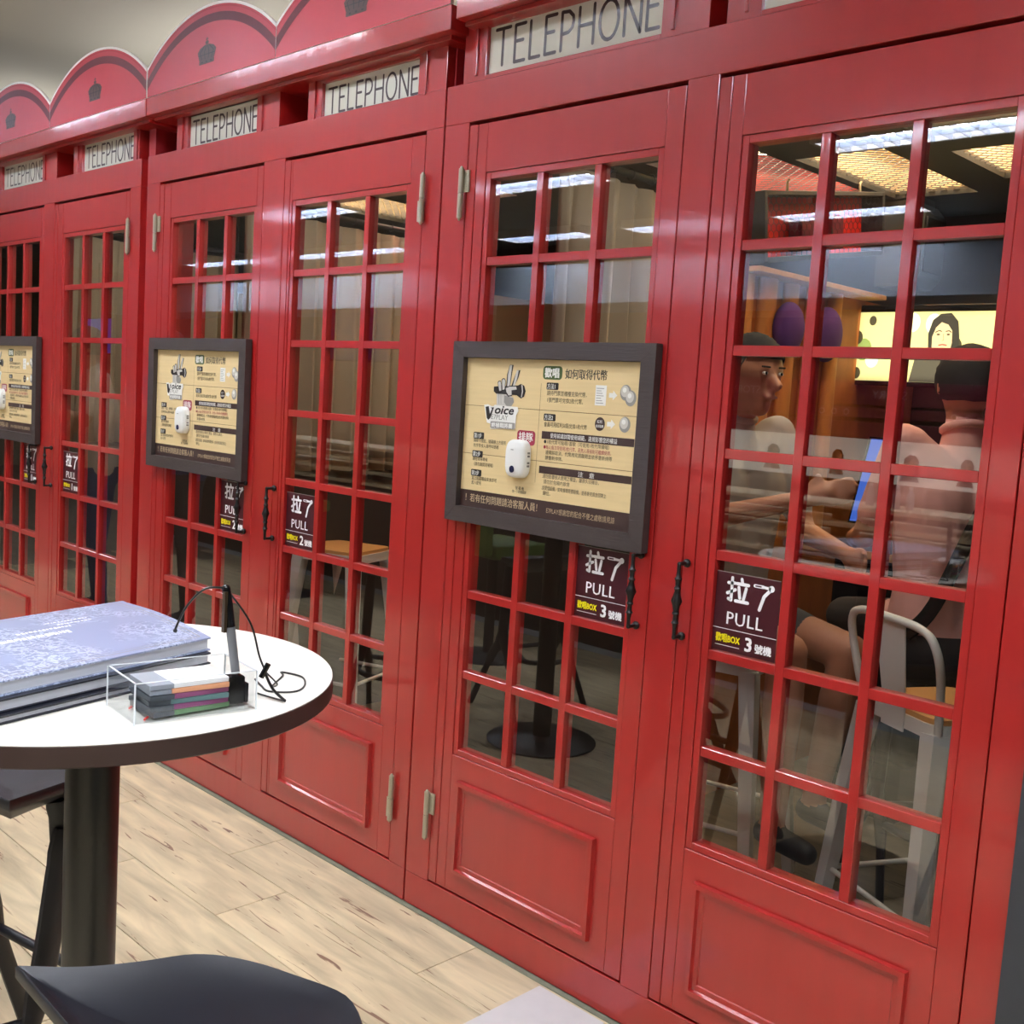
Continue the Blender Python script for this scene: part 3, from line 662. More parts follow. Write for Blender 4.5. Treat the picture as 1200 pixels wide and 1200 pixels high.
    ln('請在現場等候', .2, 1.3185, .0112); ln('（請勿離開現場喔）', .2, 1.305, .0112)
    ln('當上組歡唱結束後即可', .2, 1.267, .0112); ln('進入使用', .2, 1.2545, .0112)
    ln('●1枚代幣可點唱1首歌（可使用1枚代幣續唱）', .455, 1.3815, .0118, sx=.84); ln('●每人每次限使用3枚代幣，若無人等候則可繼續使用，', .455, 1.368, .0118, PRD, sx=.72)
    ln('違規將取消，代幣用完請離開並依序重新排隊', .463, 1.355, .0118, sx=.84); ln('請重新排隊。', .463, 1.3415, .0118)
    ln('․請勿影響他人使用之權益，嚴禁久佔機台，', .457, 1.295, .0118, sx=.78); ln('請勿於包廂內飲食', .463, 1.2815, .0118)
    ln('․請愛惜設備，如有損壞照價賠償，並將麥克風放回架上', .457, 1.2655, .0118, sx=.68); ln('歸位。', .463, 1.2525, .0118)
    # ticket, arrows, tokens
    mb = new(); mb.rect(.6135, .6475, 1.484, 1.532, y, PW)
    for i in range(7): mb.rect(.617, .640-.004*(i % 3), 1.489+i*.0058, 1.4905+i*.0058, y-q, PG)
    fin(mb, 'ticket_print')
    for z in (1.509, 1.441):
        mb = new(); mb.poly([(.656, z-.005), (.668, z-.005), (.668, z-.011), (.681, z+.001), (.668, z+.012), (.668, z+.006), (.656, z+.006)], y, PW); fin(mb, 'arrow')
    for cx, cz in ((.706, 1.5175), (.722, 1.505), (.710, 1.443)):
        mb = new(); mb.disc(cx, cz, .0165, .0185, y-q*(1+(cx > .715)), PG); mb.disc(cx-.002, cz+.003, .012, .0135, y-3*q, PL); mb.disc(cx-.003, cz+.006, .006, .006, y-4*q, PW, 12); fin(mb, 'token_print')
    mb = new(); mb.disc(.634, 1.440, .0155, .0165, y, SHBAR); text(mb, '紅利', .625, 1.4425, .0085, PW, y-q, .95, .01); text(mb, '會員點數', .6215, 1.432, .0075, PW, y-q, .82, .01); fin(mb, 'round_badge')
    mb = new(); mb.rect(.447, .742, 1.3925, 1.4115, y, SHBAR); text(mb, '使用前請詳閱使用規範，違規影響您的權益', .476, 1.397, .0135, PW, y-q, .84, .01)
    mb.rect(.445, .742, 1.3055, 1.324, y, SHBAR); text(mb, '注　意', .575, 1.309, .0138, PW, y-q, 1.3, .015); fin(mb, 'dark_bar')
    mb = new(); mb.rrect(.361, .425, 1.372, 1.409, .009, y, PRD); text(mb, '排隊', .366, 1.3825, .0265, PW, y-q, .98, .02); fin(mb, 'crimson_tag')
    mb = new(); text(mb, '號 碼 機', .366, 1.2565, .0095, PK, y, .9, .01); text(mb, '按一下取號碼牌', .355, 1.2475, .0085, PK, y, .85, .01); fin(mb, 'caption')
    mb = new(); text(mb, '！若有任何問題請洽客服人員！', .178, 1.2085, .0235, PTAN, y, .86, .01); fin(mb, 'footer_lettering'); mb = new(); text(mb, 'E7PLAY感謝您的配合不便之處敬請見諒', .478, 1.2085, .0165, PTAN, y, .78, .005); fin(mb, 'footer_lettering')
    return t
nt0 = notice()
NL = ['dark framed singing rules notice on the left door of the nearest booth, largest in view', 'dark framed singing rules notice on the left door of the middle booth, middle sized', 'dark framed singing rules notice on the farthest booth, cut by the left edge']
SH = [0, -1.716, -3.445]
nts = [nt0, copy_tree(nt0), copy_tree(nt0)]
for i, t in enumerate(nts):
    t.location.x = FX0+SH[i]; t['label'] = NL[i]; t['group'] = 'framed singing rules notices'
def dispenser():
    t = thing('wireless_button', '', 'button box', (.379, -.014, 1.287))
    mb = MB(); pts = []
    for i in range(28):
        a = 2*pi*i/28; ex = 3.4; c, s = cos(a), sin(a)
        pts.append((.036*abs(c)**(2/ex)*(1 if c > 0 else -1), .049*abs(s)**(2/ex)*(1 if s > 0 else -1)))
    rings = [(1, 0), (1, -.014), (.96, -.020), (.85, -.0235), (.5, -.025)]
    vs = [(p[0]*k, y, p[1]*k+.049) for k, y in rings for p in pts]; n = 28
    fs = [(i*n+j, i*n+(j+1) % n, (i+1)*n+(j+1) % n, (i+1)*n+j) for i in range(4) for j in range(n)]+[tuple(range(4*n, 5*n)), tuple(range(n-1, -1, -1))]
    mb.add(vs, fs, PLAST); mb.build('case', t, smooth=50)
    MB().disc(0, 0, .0078, .009, 0, NAVY, 18); mb = MB(); mb.prism([(.0078*cos(2*pi*i/18)-.004, .009*sin(2*pi*i/18)+.022) for i in range(18)], -.0268, -.023, NAVY); mb.build('push_button', t)
    mb = MB()
    for z in (.03, .038, .055, .063): mb.box(.0352, .0366, -.012, -.004, z, z+.005, mat('grey slot', (120, 120, 124), .5))
    mb.build('slot', t)
    mb = MB(); mb.rect(-.012, -.002, .0705, .0725, -.0254, PG); mb.build('small_mark', t)
    return t
d0 = dispenser(); ds = [d0, copy_tree(d0), copy_tree(d0)]
for i, t in enumerate(ds):
    t.location.x = .379+SH[i]; t['label'] = 'white button box stuck on the framed notice of the '+['nearest booth', 'middle booth', 'farthest booth, at the left edge'][i]; t['group'] = 'white wireless button boxes'

# ------------------------------------------------------------------ tables
def table(x, y, label, h=1.03, r=.363):
    t = thing('bar_table', label, 'table', (x, y, 0), 0)
    mb = MB(); n = 96; mb.slab([(r*cos(2*pi*i/n), r*sin(2*pi*i/n)) for i in range(n)], h-.003, h, TTOP); mb.build('tabletop', t, smooth=30)
    mb = MB(); mb.lathe([(r-.03, h-.030), (r-.001, h-.030), (r+.0012, h-.028), (r+.0012, h-.0015), (r-.0005, h-.0006)], TEDGE, n=96); mb.build('edge_band', t, smooth=30)
    mb = MB(); mb.lathe([(.0405, .02), (.0405, h-.031)], TBLK, n=40); mb.build('column', t, smooth=40)
    mb = MB(); mb.lathe([(.24, .003), (.24, .010), (.235, .014), (.10, .022), (.05, .03)], TBLK, n=64); mb.build('base_disc', t, smooth=40)
    mb = MB(); mb.box(-.13, .13, -.02, .02, h-.045, h-.031, TBLK); mb.box(-.02, .02, -.13, .13, h-.046, h-.0325, TBLK); mb.build('top_bracket', t)
    return t
TX, TY, TH = .716, -1.279, 1.03
table(TX, TY, 'round white bar table with dark edge band and black column in the left foreground')
table(-.80, -1.42, 'second round bar table further left, seen only reflected in the glass')
# song books
def book(name, label, x, y, z, rz, W, D, H, cover, warp=0, group=None):
    """book with its near right corner at x, y; W leftwards along the view, D deep"""
    t = thing(name, label, 'book', (x, y, z), rz, group)
    def sheet(z0, z1, m, part, ins, wf):
        n = 16; vs = []; fs = []
        for i in range(n+1):
            u = i/n; k = wf*(sin(u*pi*.9)*.012+.004*u)
            for a, b in ((ins, ins), (W-ins, ins), (W-ins, D-ins), (ins, D-ins)): pass
            xx = -(ins+(W-2*ins)*u)
            for yy, zz in ((ins, z0+k*.4), (D-ins, z0+k*.4), (D-ins, z1+k), (ins, z1+k)): vs.append((xx, yy, zz))
        for i in range(n):
            for q in range(4): fs.append((i*4+q, i*4+(q+1) % 4, (i+1)*4+(q+1) % 4, (i+1)*4+q))
        fs += [(3, 2, 1, 0), (n*4, n*4+1, n*4+2, n*4+3)]
        mb = MB(); mb.add(vs, fs, m); return mb.build(part, t, smooth=40)
    sheet(0, .003, cover, 'back_cover', 0, warp*.3); sheet(.003, H-.003, PAGE, 'pages', .006, warp); sheet(H-.003, H, cover, 'front_cover', 0, warp)
    return t
# the binder's right short edge runs away from the camera along +-x; use a rotated frame
bx, by = .806, -1.117
ang = atan2(-1.131+1.117, .454-.806)      # direction of the right edge seen from its near corner
B1 = thing('song_book', 'open lying blue grey song book with lace patterned cover, topmost on the table', 'book', (.806, -1.117, TH), 0, 'song books on the table')
def skew_sheet(parent, name, P0, P1, P2, P3, z0, z1, m, warp, part_ins=0, bev=0):
    """P0..P3 corners (x, y) counterclockwise; warped slab"""
    n = 18; vs = []; fs = []
    c = ((P0[0]+P2[0])/2, (P0[1]+P2[1])/2)
    Q = [(p[0]+(c[0]-p[0])*part_ins, p[1]+(c[1]-p[1])*part_ins) for p in (P0, P1, P2, P3)]
    for i in range(n+1):
        u = i/n; a = (Q[0][0]+(Q[1][0]-Q[0][0])*u, Q[0][1]+(Q[1][1]-Q[0][1])*u); b = (Q[3][0]+(Q[2][0]-Q[3][0])*u, Q[3][1]+(Q[2][1]-Q[3][1])*u)
        k = warp*sin(pi*min(1, u*1.05))
        for p, zz in ((a, z0), (b, z0), (b, z1+k), (a, z1+k)): vs.append((p[0], p[1], zz))
    for i in range(n):
        for q in range(4): fs.append((i*4+q, i*4+(q+1) % 4, (i+1)*4+(q+1) % 4, (i+1)*4+q))
    fs += [(3, 2, 1, 0), (n*4, n*4+1, n*4+2, n*4+3)]
    mb = MB(); mb.add(vs, fs, m); mb.v = [(p[0]-parent.location.x, p[1]-parent.location.y, p[2]-parent.location.z) for p in mb.v]
    return mb.build(name, parent, smooth=35)
# corners: A near right, B far right, C far left, D near left (left end outside the frame)
def lerp(a, b, t): return (a[0]+(b[0]-a[0])*t, a[1]+(b[1]-a[1])*t)
A, Bc = (.800, -1.130), (.472, -1.118); dv = (.078*1.25, -.372*1.05)
Dn = (A[0]+dv[0], A[1]+dv[1]); Cc = (Bc[0]+dv[0], Bc[1]+dv[1])
def bookset(t, A, B, C, D, z0, z1, cov, warp):
    skew_sheet(t, 'back_cover', A, B, C, D, z0, z0+.002, cov, 0)
    skew_sheet(t, 'pages', A, B, C, D, z0+.0025, z1-.003, PAGE, warp*.9, .02)
    # front cover follows the swell of the pages
    n = 18; vs = []; fs = []
    for i in range(n+1):
        u = i/n; a = lerp(A, B, u); b = lerp(D, C, u); k = warp*sin(pi*min(1, u*1.05))
        for p, zz in ((a, z1-.0025+k), (b, z1-.0025+k), (b, z1+k), (a, z1+k)): vs.append((p[0]-t.location.x, p[1]-t.location.y, zz-t.location.z))
    for i in range(n):
        for q in range(4): fs.append((i*4+q, i*4+(q+1) % 4, (i+1)*4+(q+1) % 4, (i+1)*4+q))
    fs += [(3, 2, 1, 0), (n*4, n*4+1, n*4+2, n*4+3)]
    mb = MB(); mb.add(vs, fs, cov); return mb.build('front_cover', t, smooth=35)
B1.location = (A[0], A[1], TH+.031)
fc = bookset(B1, A, Bc, Cc, Dn, TH+.031, TH+.052, COVER, .006)
# white worn print on the cover: two title columns and small lines
mb = MB(); random.seed(3)
def on_cover(u, v):      # u along A->B, v along A->D
    p = lerp(lerp(A, Bc, u), lerp(Dn, Cc, u), v); return (p[0]-B1.location.x, p[1]-B1.location.y, .0213+.006*sin(pi*min(1, u*1.05)))
def dash(u0, u1, v0, v1):
    mb.add([on_cover(u0, v0), on_cover(u1, v0), on_cover(u1, v1), on_cover(u0, v1)], [(0, 1, 2, 3)], STW)
for u, v0, v1, wd in ((.60, .42, .66, .034), (.50, .46, .84, .06), (.66, .30, .46, .02), (.72, .30, .5, .02), (.58, .84, .98, .02), (.44, .9, 1., .02)):
    v = v0
    while v < v1:
        L_ = random.uniform(.006, .016); dash(u-wd/2*random.uniform(.5, 1), u+wd/2*random.uniform(.5, 1), v, min(v+L_, v1)); v += L_+random.uniform(.003, .007)
mb.build('cover_print', B1)
def border():
    mb = MB()
    for ins, wd in ((.035, .006), (.06, .003)):
        a, b = ins, ins+wd
        for q in ((a, 1-a, a, b), (a, 1-a, 1-b, 1-a), (a, b, a, 1-a), (1-b, 1-a, a, 1-a)):
            k = 12; vs = []
            for i in range(k+1):
                u = q[0]+(q[1]-q[0])*i/k; vs += [on_cover(u, q[2]), on_cover(u, q[3])]
            mb.add(vs, [(2*i, 2*i+2, 2*i+3, 2*i+1) for i in range(k)], PG)
    mb.build('cover_border', B1)
border()
def shiftq(q, dx, dy): return [(p[0]+dx, p[1]+dy) for p in q]
B2 = thing('song_book', 'pale thick song book lying under the lace covered one, silver page edges showing', 'book', (A[0], A[1], TH+.012), 0, 'song books on the table')
bookset(B2, *shiftq((A, Bc, Cc, Dn), .012, -.006), TH+.0125, TH+.0305, NAVB, 0.0)
B3 = thing('song_book', 'dark navy song book at the bottom of the pile, flat on the table', 'book', (A[0], A[1], TH+.0005), 0, 'song books on the table')
q3 = shiftq((A, Bc, Cc, Dn), .03, -.035)
bookset(B3, *q3, TH+.0008, TH+.012, NAVB, 0)
# wooden tray edge line on the tabletop
# acrylic box of slips
bxa = Vector((1.007, -1.359)); bxb = Vector((1.028, -1.189)); bxc = Vector((.888, -1.356))
ax = (bxb-bxa); axl = ax.length; axd = ax/axl; perp = Vector((-axd.y, axd.x)); bd = .108
t = thing('acrylic_box', 'clear open acrylic box holding stacked coloured slips on the white table', 'box', (bxa.x, bxa.y, TH+.0005), atan2(axd.y, axd.x))
bh = .056; th = .0025
mb = MB(); mb.box(0, axl, 0, bd, 0, th, ACR); mb.build('base_plate', t)
for a in ((0, axl, 0, th), (0, axl, bd-th, bd), (0, th, th, bd-th), (axl-th, axl, th, bd-th)):
    mb = MB(); mb.box(a[0], a[1], a[2], a[3], th, bh, ACR); mb.build('side_wall', t)
mb = MB(); e = .0009
for a in ((0, axl, 0, th), (0, axl, bd-th, bd), (0, th, 0, bd), (axl-th, axl, 0, bd)): mb.box(a[0], a[1], a[2], a[3], bh, bh+e, ACRE)
for (a, b) in ((0, 0), (axl, 0), (0, bd), (axl, bd)): mb.box(a-.0009, a+.0009, b-.0009, b+.0009, 0, bh, ACRE)
mb.build('polished_edge', t)
for (a, b) in ((.018, .012), (.018, .07)): 
    mb = MB(); mb.tube([(a, b, th+.001), (a+.008, b+.01, th+.001)], .0016, mat('red mark', (210, 40, 30), .5), 6); mb.build('red_mark', t)
# slip pads
cols = [((208, 120, 96), 'green edged purple'), ((150, 72, 120), 'purple'), ((112, 150, 140), 'teal'), ((158, 84, 128), 'magenta'), ((226, 168, 130), 'orange'), ((244, 242, 240), 'white')]
pads = [('green edged', (96, 140, 92)), ('purple', (140, 70, 116)), ('teal grey', (96, 128, 128)), ('magenta', (152, 80, 122)), ('orange', (228, 160, 118)), ('plain white', (246, 245, 244))]
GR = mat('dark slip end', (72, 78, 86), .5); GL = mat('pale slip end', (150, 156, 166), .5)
z = TH+.004
for i, (nm, c) in enumerate(pads):
    H_ = .0072; t2 = thing('slip_pad', nm+' pad of paper slips, '+['lowest', 'second lowest', 'third from the bottom', 'third from the top', 'second from the top', 'topmost'][i]+' in the acrylic box', 'paper pad', (bxa.x+axd.x*.082+perp.x*.052, bxa.y+axd.y*.082+perp.y*.052, z), atan2(axd.y, axd.x)+(.10, .05, -.02, .06, .0, .03)[i], 'paper slip pads in the acrylic box')
    cm = mat('slip '+nm, c, .6); Wd, Dd = .112-.003*(i % 2), .072
    mb = MB(); mb.box(-Wd/2+.030, Wd/2, -Dd/2, Dd/2, 0, H_-.0004, cm); mb.build('slips', t2, bevel=.0004)
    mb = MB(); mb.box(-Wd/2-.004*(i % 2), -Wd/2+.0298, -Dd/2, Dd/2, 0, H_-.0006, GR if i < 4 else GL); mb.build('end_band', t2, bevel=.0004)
    z += H_+.0002
# pen like black clip in a holder with cord
pc = (.990, -1.200)
t = thing('pen_holder', 'small black block holder standing in the front right corner of the acrylic box', 'holder', (pc[0], pc[1], TH+.004), atan2(axd.y, axd.x))
mb = MB(); mb.box(-.016, .010, -.012, .012, 0, .040, BLACKP); mb.build('block', t, bevel=.002)
mb = MB(); mb.box(.0105, .017, -.009, .009, 0, .028, mat('glossy dark grey', (34, 34, 38), .12)); mb.build('clip_plate', t, bevel=.001)
t = thing('touch_pen', 'grey and black touch pen standing upright in the black holder', 'pen', (pc[0], pc[1], TH+.046), 0)
px0 = Vector((0, 0, 0)); px1 = Vector((-.010, -.014, .122))
mb = MB(); mb.tube([px0, px0.lerp(px1, .55)], [.0062, .0068], mat('grey pen barrel', (120, 122, 126), .35, metal=.3), 12); mb.build('barrel', t, smooth=40)
mb = MB(); mb.tube([px0.lerp(px1, .55), px0.lerp(px1, .8), px1], [.0070, .0072, .0060], BLACKP, 12); mb.ball(px1, .0062, .0062, .005, BLACKP); mb.build('cap', t, smooth=40)
mb = MB(); mb.box(-.0035, .0035, -.0105, -.006, .06, .118, mat('bronze clip', (96, 78, 56), .3, metal=.8)); mb.xf(Matrix.Translation((-.006, -.009, .0))); mb.build('pocket_clip', t)
def bez(P, n=10):
    P = [Vector(p) for p in P]; out = []
    for i in range(len(P)-1):
        p0 = P[max(i-1, 0)]; p1 = P[i]; p2 = P[i+1]; p3 = P[min(i+2, len(P)-1)]
        for k in range(n):
            s = k/n; out.append(.5*((2*p1)+(-p0+p2)*s+(2*p0-5*p1+4*p2-p3)*s*s+(-p0+3*p1-3*p2+p3)*s**3))
    return out+[P[-1]]
pt = Vector((pc[0], pc[1], TH+.046))+px1
t = thing('pen_cord', 'thin black cord looping from the touch pen over the table edge side', 'cord', (pc[0], pc[1], TH))  # cord of the touch pen, kept as a separate thing
def rel(P, o): return [(p[0]-o[0], p[1]-o[1], p[2]-o[2]) for p in P]
O0 = (pc[0], pc[1], TH)
mb = MB(); mb.tube(bez(rel([pt, (.968, -1.240, 1.197), (.957, -1.262, 1.171), (.951, -1.274, 1.140)], O0)), .0017, CORD, 6); mb.ball(rel([(.951, -1.274, 1.138)], O0)[0], .003, .003, .003, CORD); mb.build('upper_cord', t, smooth=60)
mb = MB(); mb.tube(bez(rel([pt, (1.000, -1.186, 1.15), (1.006, -1.172, 1.10), (1.006, -1.160, 1.075)], O0)), .0015, CORD, 6)
mb.tube(bez(rel([(1.006, -1.160, 1.075), (.99, -1.13, 1.05), (.943, -1.108, 1.0325), (.90, -1.06, 1.032), (.88, -1.048, 1.032), (.921, -1.038, 1.032), (.965, -1.064, 1.032), (.984, -1.095, 1.032), (.963, -1.125, 1.032), (.93, -1.118, 1.032), (.90, -1.11, 1.034)], O0)), .0015, CORD, 6)
mb.tube(bez(rel([(1.006, -1.162, 1.075), (1.01, -1.150, 1.050), (1.022, -1.136, 1.033)], O0)), .0022, CORD, 6)
mb.tube(bez(rel([(1.022, -1.136, 1.033), (1.0, -1.140, 1.0325), (.965, -1.146, 1.0325)], O0)), .0015, CORD, 6); mb.build('looped_cord', t, smooth=60)
mb = MB(); mb.tube(rel([(1.003, -1.166, 1.068), (1.008, -1.158, 1.088)], O0), .0042, BLACKP, 8); mb.build('connector', t, smooth=40)

# ------------------------------------------------------------------ black stools
def black_stool(label, x, y, rz, h=.72, sp=.36):
    t = thing('bar_stool', label, 'stool', (x, y, 0), rz, 'black moulded bar stools')
    half = [(-.245, -.17), (-.215, -.10), (-.195, -.03), (-.178, .04), (-.145, .09), (-.09, .132), (0, .168)]
    out = half+[(-p[0], p[1]) for p in half[-2::-1]]
    # smooth the outline
    P = [Vector((a, b, 0)) for a, b in out]; sm = [(p.x, p.y) for p in bez(P, 5)]
    n = len(sm); rings = []
    for k, (s, dz) in enumerate([(1, -.018), (1.0, -.004), (.985, 0), (.93, -.004), (.8, -.010), (.6, -.014), (.3, -.016)]):
        rings.append([(p[0]*s, (p[1]+.0)*s, h+dz+.030*abs(p[0]*s/.2)**2.2*1.) for p in sm])
    under = [[(p[0]*s, p[1]*s, h-.018-dz+.030*abs(p[0]*s/.2)**2.2) for p in sm] for s, dz in ((.985, .003), (.8, .02), (.5, .028))]
    allr = under[::-1]+rings; vs = [p for r in allr for p in r]; m = len(allr)
    fs = [(i*n+j, i*n+(j+1) % n, (i+1)*n+(j+1) % n, (i+1)*n+j) for i in range(m-1) for j in range(n)]+[tuple(range((m-1)*n, m*n)), tuple(range(n-1, -1, -1))]
    # outline is clockwise seen from above: flip
    mb = MB(); mb.add(vs, [f[::-1] for f in fs], STOOLM); mb.build('seat', t, smooth=50)
    for s in (-1, 1):
        mb = MB()
        mb.tube(bez([(s*.155, 0, h-.02), (s*.165, 0, h-.10), (s*.176, 0, sp)], 5), [.036]*2+[.032]*9, STOOLM, 10, flat=.62)
        for q in (-1, 1):
            mb.tube(bez([(s*.175, q*.004, sp+.03), (s*.178, q*.022, sp-.03), (s*.184, q*.075*(1 if sp < .5 else .9), sp-.11-(.16 if sp > .5 else 0)), (s*.215, q*.185, .0)], 6), [.030]*6+[.027]*7+[.019]*6, STOOLM, 10, flat=.6)
        mb.build('leg', t, smooth=50)
    mb = MB(); r = bez([(-.183, -.085, .285), (-.12, -.155, .27), (0, -.185, .265), (.12, -.155, .27), (.183, -.085, .285)], 6)
    mb.tube(r, .012, STOOLM, 8); mb.build('footrest', t, smooth=50)
    mb = MB(); mb.tube([(-.183, .085, .285), (.183, .085, .285)], .011, STOOLM, 8); mb.build('crossbar', t, smooth=50)
    return t
black_stool('black moulded bar stool in the bottom foreground, seat seen from above', 1.232, -1.335, radians(-2), .693)
black_stool('black moulded bar stool behind the white table, at the left edge', .195, -1.195, radians(12), .705, .60)
black_stool('black bar stool out of the frame to the left, reflected in the middle doors', -.22, -1.62, radians(40))
black_stool('black bar stool by the second table, reflected in the glass', -1.3, -1.02, radians(150))
black_stool('black bar stool at the far side of the second table, reflected in the glass', -1.2, -1.75, radians(100))

# ------------------------------------------------------------------ white stools inside the booths
def white_stool(label, x, y, rz, back=False, h=.76):
    t = thing('metal_stool', label, 'stool', (x, y, 0), rz, 'white metal bar stools inside the booths')
    a = .15; pts = []
    for cx, cy, a0 in ((a-.04, -a+.04, -90), (a-.04, a-.04, 0), (-a+.04, a-.04, 90), (-a+.04, -a+.04, 180)):
        for i in range(5): an = radians(a0+22.5*i); pts.append((cx+.04*cos(an), cy+.04*sin(an)))
    mb = MB(); mb.slab(pts, h-.014, h, WOODS); mb.build('seat', t, bevel=.003, smooth=40)
    mb = MB(); mb.slab([(p[0]*1.03, p[1]*1.03) for p in pts], h-.052, h-.0145, WMET); mb.build('apron', t, smooth=40)
    for sx in (-1, 1):
        for sy in (-1, 1):
            mb = MB(); P = [(sx*.135, sy*.135, h-.04), (sx*.16, sy*.16, .5), (sx*.205, sy*.205, .0)]
            mb.tube(P, [.036, .031, .022], WMET, 4); mb.build('leg', t, smooth=30)
    for s in (-1, 1):
        mb = MB(); mb.tube([(s*.182, -.182, .24), (s*.182, .182, .24)], .0075, WMET, 8); mb.build('foot_rail', t, smooth=50)
        mb = MB(); mb.tube([(-.182, s*.182, .24), (.182, s*.182, .24)], .0075, WMET, 8); mb.build('foot_rail', t, smooth=50)
    if back:
        mb = MB(); mb.tube(bez([(-.15, -.14, h-.04), (-.176, -.17, h+.11), (-.168, -.192, h+.195), (-.12, -.20, h+.226), (0, -.205, h+.232), (.12, -.20, h+.226), (.168, -.192, h+.195), (.176, -.17, h+.11), (.15, -.14, h-.04)], 6), .011, WMET, 8); mb.build('back_tube', t, smooth=50)
        mb = MB(); vs = [(-.045, -.163, h-.06), (.045, -.163, h-.06), (.045, -.163, h+.0), (.06, -.20, h+.225), (-.06, -.20, h+.225), (-.045, -.163, h+.0)]
        vs += [(p[0], p[1]+.004, p[2]) for p in vs]
        mb.add(vs, [(0, 1, 2, 5), (5, 2, 3, 4), (11, 8, 7, 6), (10, 9, 8, 11), (0, 6, 7, 1), (1, 7, 8, 2), (2, 8, 9, 3), (3, 9, 10, 4), (4, 10, 11, 5), (5, 11, 6, 0)], WMET); mb.build('back_splat', t)
    return t
white_stool('white metal bar stool with curved back and wooden seat in the nearest booth', 1.19, .82, radians(-28), True)
white_stool('white metal bar stool without back near the left panes of the nearest booth', .46, .88, radians(12))
white_stool('white metal bar stool with wooden seat in the middle of the middle booth', -1.50, .86, radians(20), False, .80)
white_stool('white metal bar stool at the left of the middle booth, mostly hidden', -2.08+.27, .55, radians(-12))

# ------------------------------------------------------------------ curtains on rods
def curtain(x, y0, y1, z0, label):
    t = thing('curtain', label, 'curtain', (x, (y0+y1)/2, 2.19)); n = 150; rows = 6; vs = []; L = y1-y0
    for j in range(rows+1):
        v = j/rows
        for i in range(n+1):
            u = i/n; amp = .012+.026*v**.6; ph = u*2*pi*L/.105
            vs.append((amp*sin(ph+.5*sin(3*u*6))+.006*sin(9*u+4*v), -L/2+L*u+.006*sin(2*ph), -(2.19-z0)*v-(0 if j else .0)))
    fs = [(j*(n+1)+i, j*(n+1)+i+1, (j+1)*(n+1)+i+1, (j+1)*(n+1)+i) for j in range(rows) for i in range(n)]
    mb = MB(); mb.add(vs, fs, CURT); o = mb.build('cloth', t, smooth=60); sd = o.modifiers.new('thickness', 'SOLIDIFY'); sd.thickness = .003
    mb = MB()
    for k in range(int(L/.105)+1):
        y = -L/2+.02+k*.105; mb.tube([(0.0+.016*cos(a), y, .032+.018*sin(a)) for a in [2*pi*i/12 for i in range(13)]], .0022, CAGE, 6, False)
    mb.build('rings', t, smooth=50)
    r = thing('curtain_rod', 'dark round curtain rod with finial inside the '+label.split('the ')[1], 'curtain rod', (x, (y0+y1)/2, 2.222))
    mb = MB(); mb.tube([(0, -L/2-.08, 0), (0, L/2+.08, 0)], .0125, CAGE, 12); mb.build('rod', r, smooth=50)
    mb = MB(); mb.ball((0, -L/2-.10, 0), .022, .03, .022, CAGE); mb.build('finial', r, smooth=60)
    mb = MB(); mb.tube([(0, -L/2-.03, .0), (0, -L/2-.03, .218)], .006, CAGE, 8); mb.tube([(0, L/2, .0), (0, L/2, .218)], .006, CAGE, 8); mb.build('hanger', r, smooth=50)
curtain(.048, .42, 1.38, 1.12, 'beige pleated curtain hanging inside the nearest booth')
curtain(-1.655, .40, 1.40, 1.12, 'beige pleated curtain hanging inside the middle booth')
curtain(-3.36, .40, 1.40, 1.12, 'beige pleated curtain hanging inside the farthest booth')

# ------------------------------------------------------------------ things in the nearest booth
o = boxo('timber_ledge', .015, .13, 1.43, 2.42, 2.0, 2.02, LEDGE, None, .002); tag(o, 'pale timber ledge on top of the orange brown partition', 'ledge')
for i, yy in enumerate((1.47, 1.62, 1.79, 1.97, 2.14)):
    mb = MB(); mb.tube([(.045, yy, 1.0), (.045, yy, 1.998)], [.045+.008*(i % 2)]*2, mat('light orange bark', (206, 132, 66), .7, var=.4, bump=.6, bscale=10, vscale=(5, 5, 1)), 12, flat=.55); o = mb.build('timber_column', None, smooth=50)
    tag(o, ['rough orange timber column against the partition, nearest the curtain', 'rough orange timber column, second from the curtain', 'rough orange timber column between the violet plush balls', 'rough orange timber column behind the right violet plush ball', 'rough orange timber column nearest the bright screen'][i], 'column', 'timber columns of the partition')
t = thing('speaker_cage', 'dark framed cage with red lining and wire mesh over the timber ledge', 'cage', (.078, 1.90, 2.11), 0)
t.rotation_euler = (radians(9.5), 0, 0); t.scale = (1, 1, .78)
L_ = .88
mb = MB()
mb.box(-.05, -.04, -L_/2, L_/2, .0, .30, CAGER); mb.build('red_lining', t)
mb = MB()
for a in ((-.05, .055, -L_/2-.02, -L_/2, 0, .32), (-.05, .055, L_/2, L_/2+.02, 0, .32), (-.05, .055, -L_/2, L_/2, .30, .32), (-.05, .055, -L_/2, L_/2, -.005, .02)): mb.box(*a, CAGE)
mb.build('cage_frame', t, bevel=.002)
mb = MB(); p = .036
for j in range(int(.3/p)+1):
    for i in range(int(L_/p)+1):
        y = -L_/2+i*p+(p/2 if j % 2 else 0); zz = .02+j*p*.86
        if y > L_/2-.01 or zz > .28: continue
        mb.tube([(.045, y, zz), (.045, y, zz+p*.5)], .0011, CAGE, 4, False)
        for s in (-1, 1):
            if -L_/2 < y+s*p/2 < L_/2: mb.tube([(.045, y, zz+p*.5), (.045, y+s*p/2, zz+p*.86)], .0011, CAGE, 4, False)
o = mb.build('chicken_wire', t); o['kind'] = 'stuff'
mb = MB(); mb.box(-.03, .03, -.16, .16, .04, .2, MAROON); mb.tube([(.031, .0, .12), (.04, .0, .12)], .06, CAGE, 20); mb.build('amplifier', t, bevel=.003)
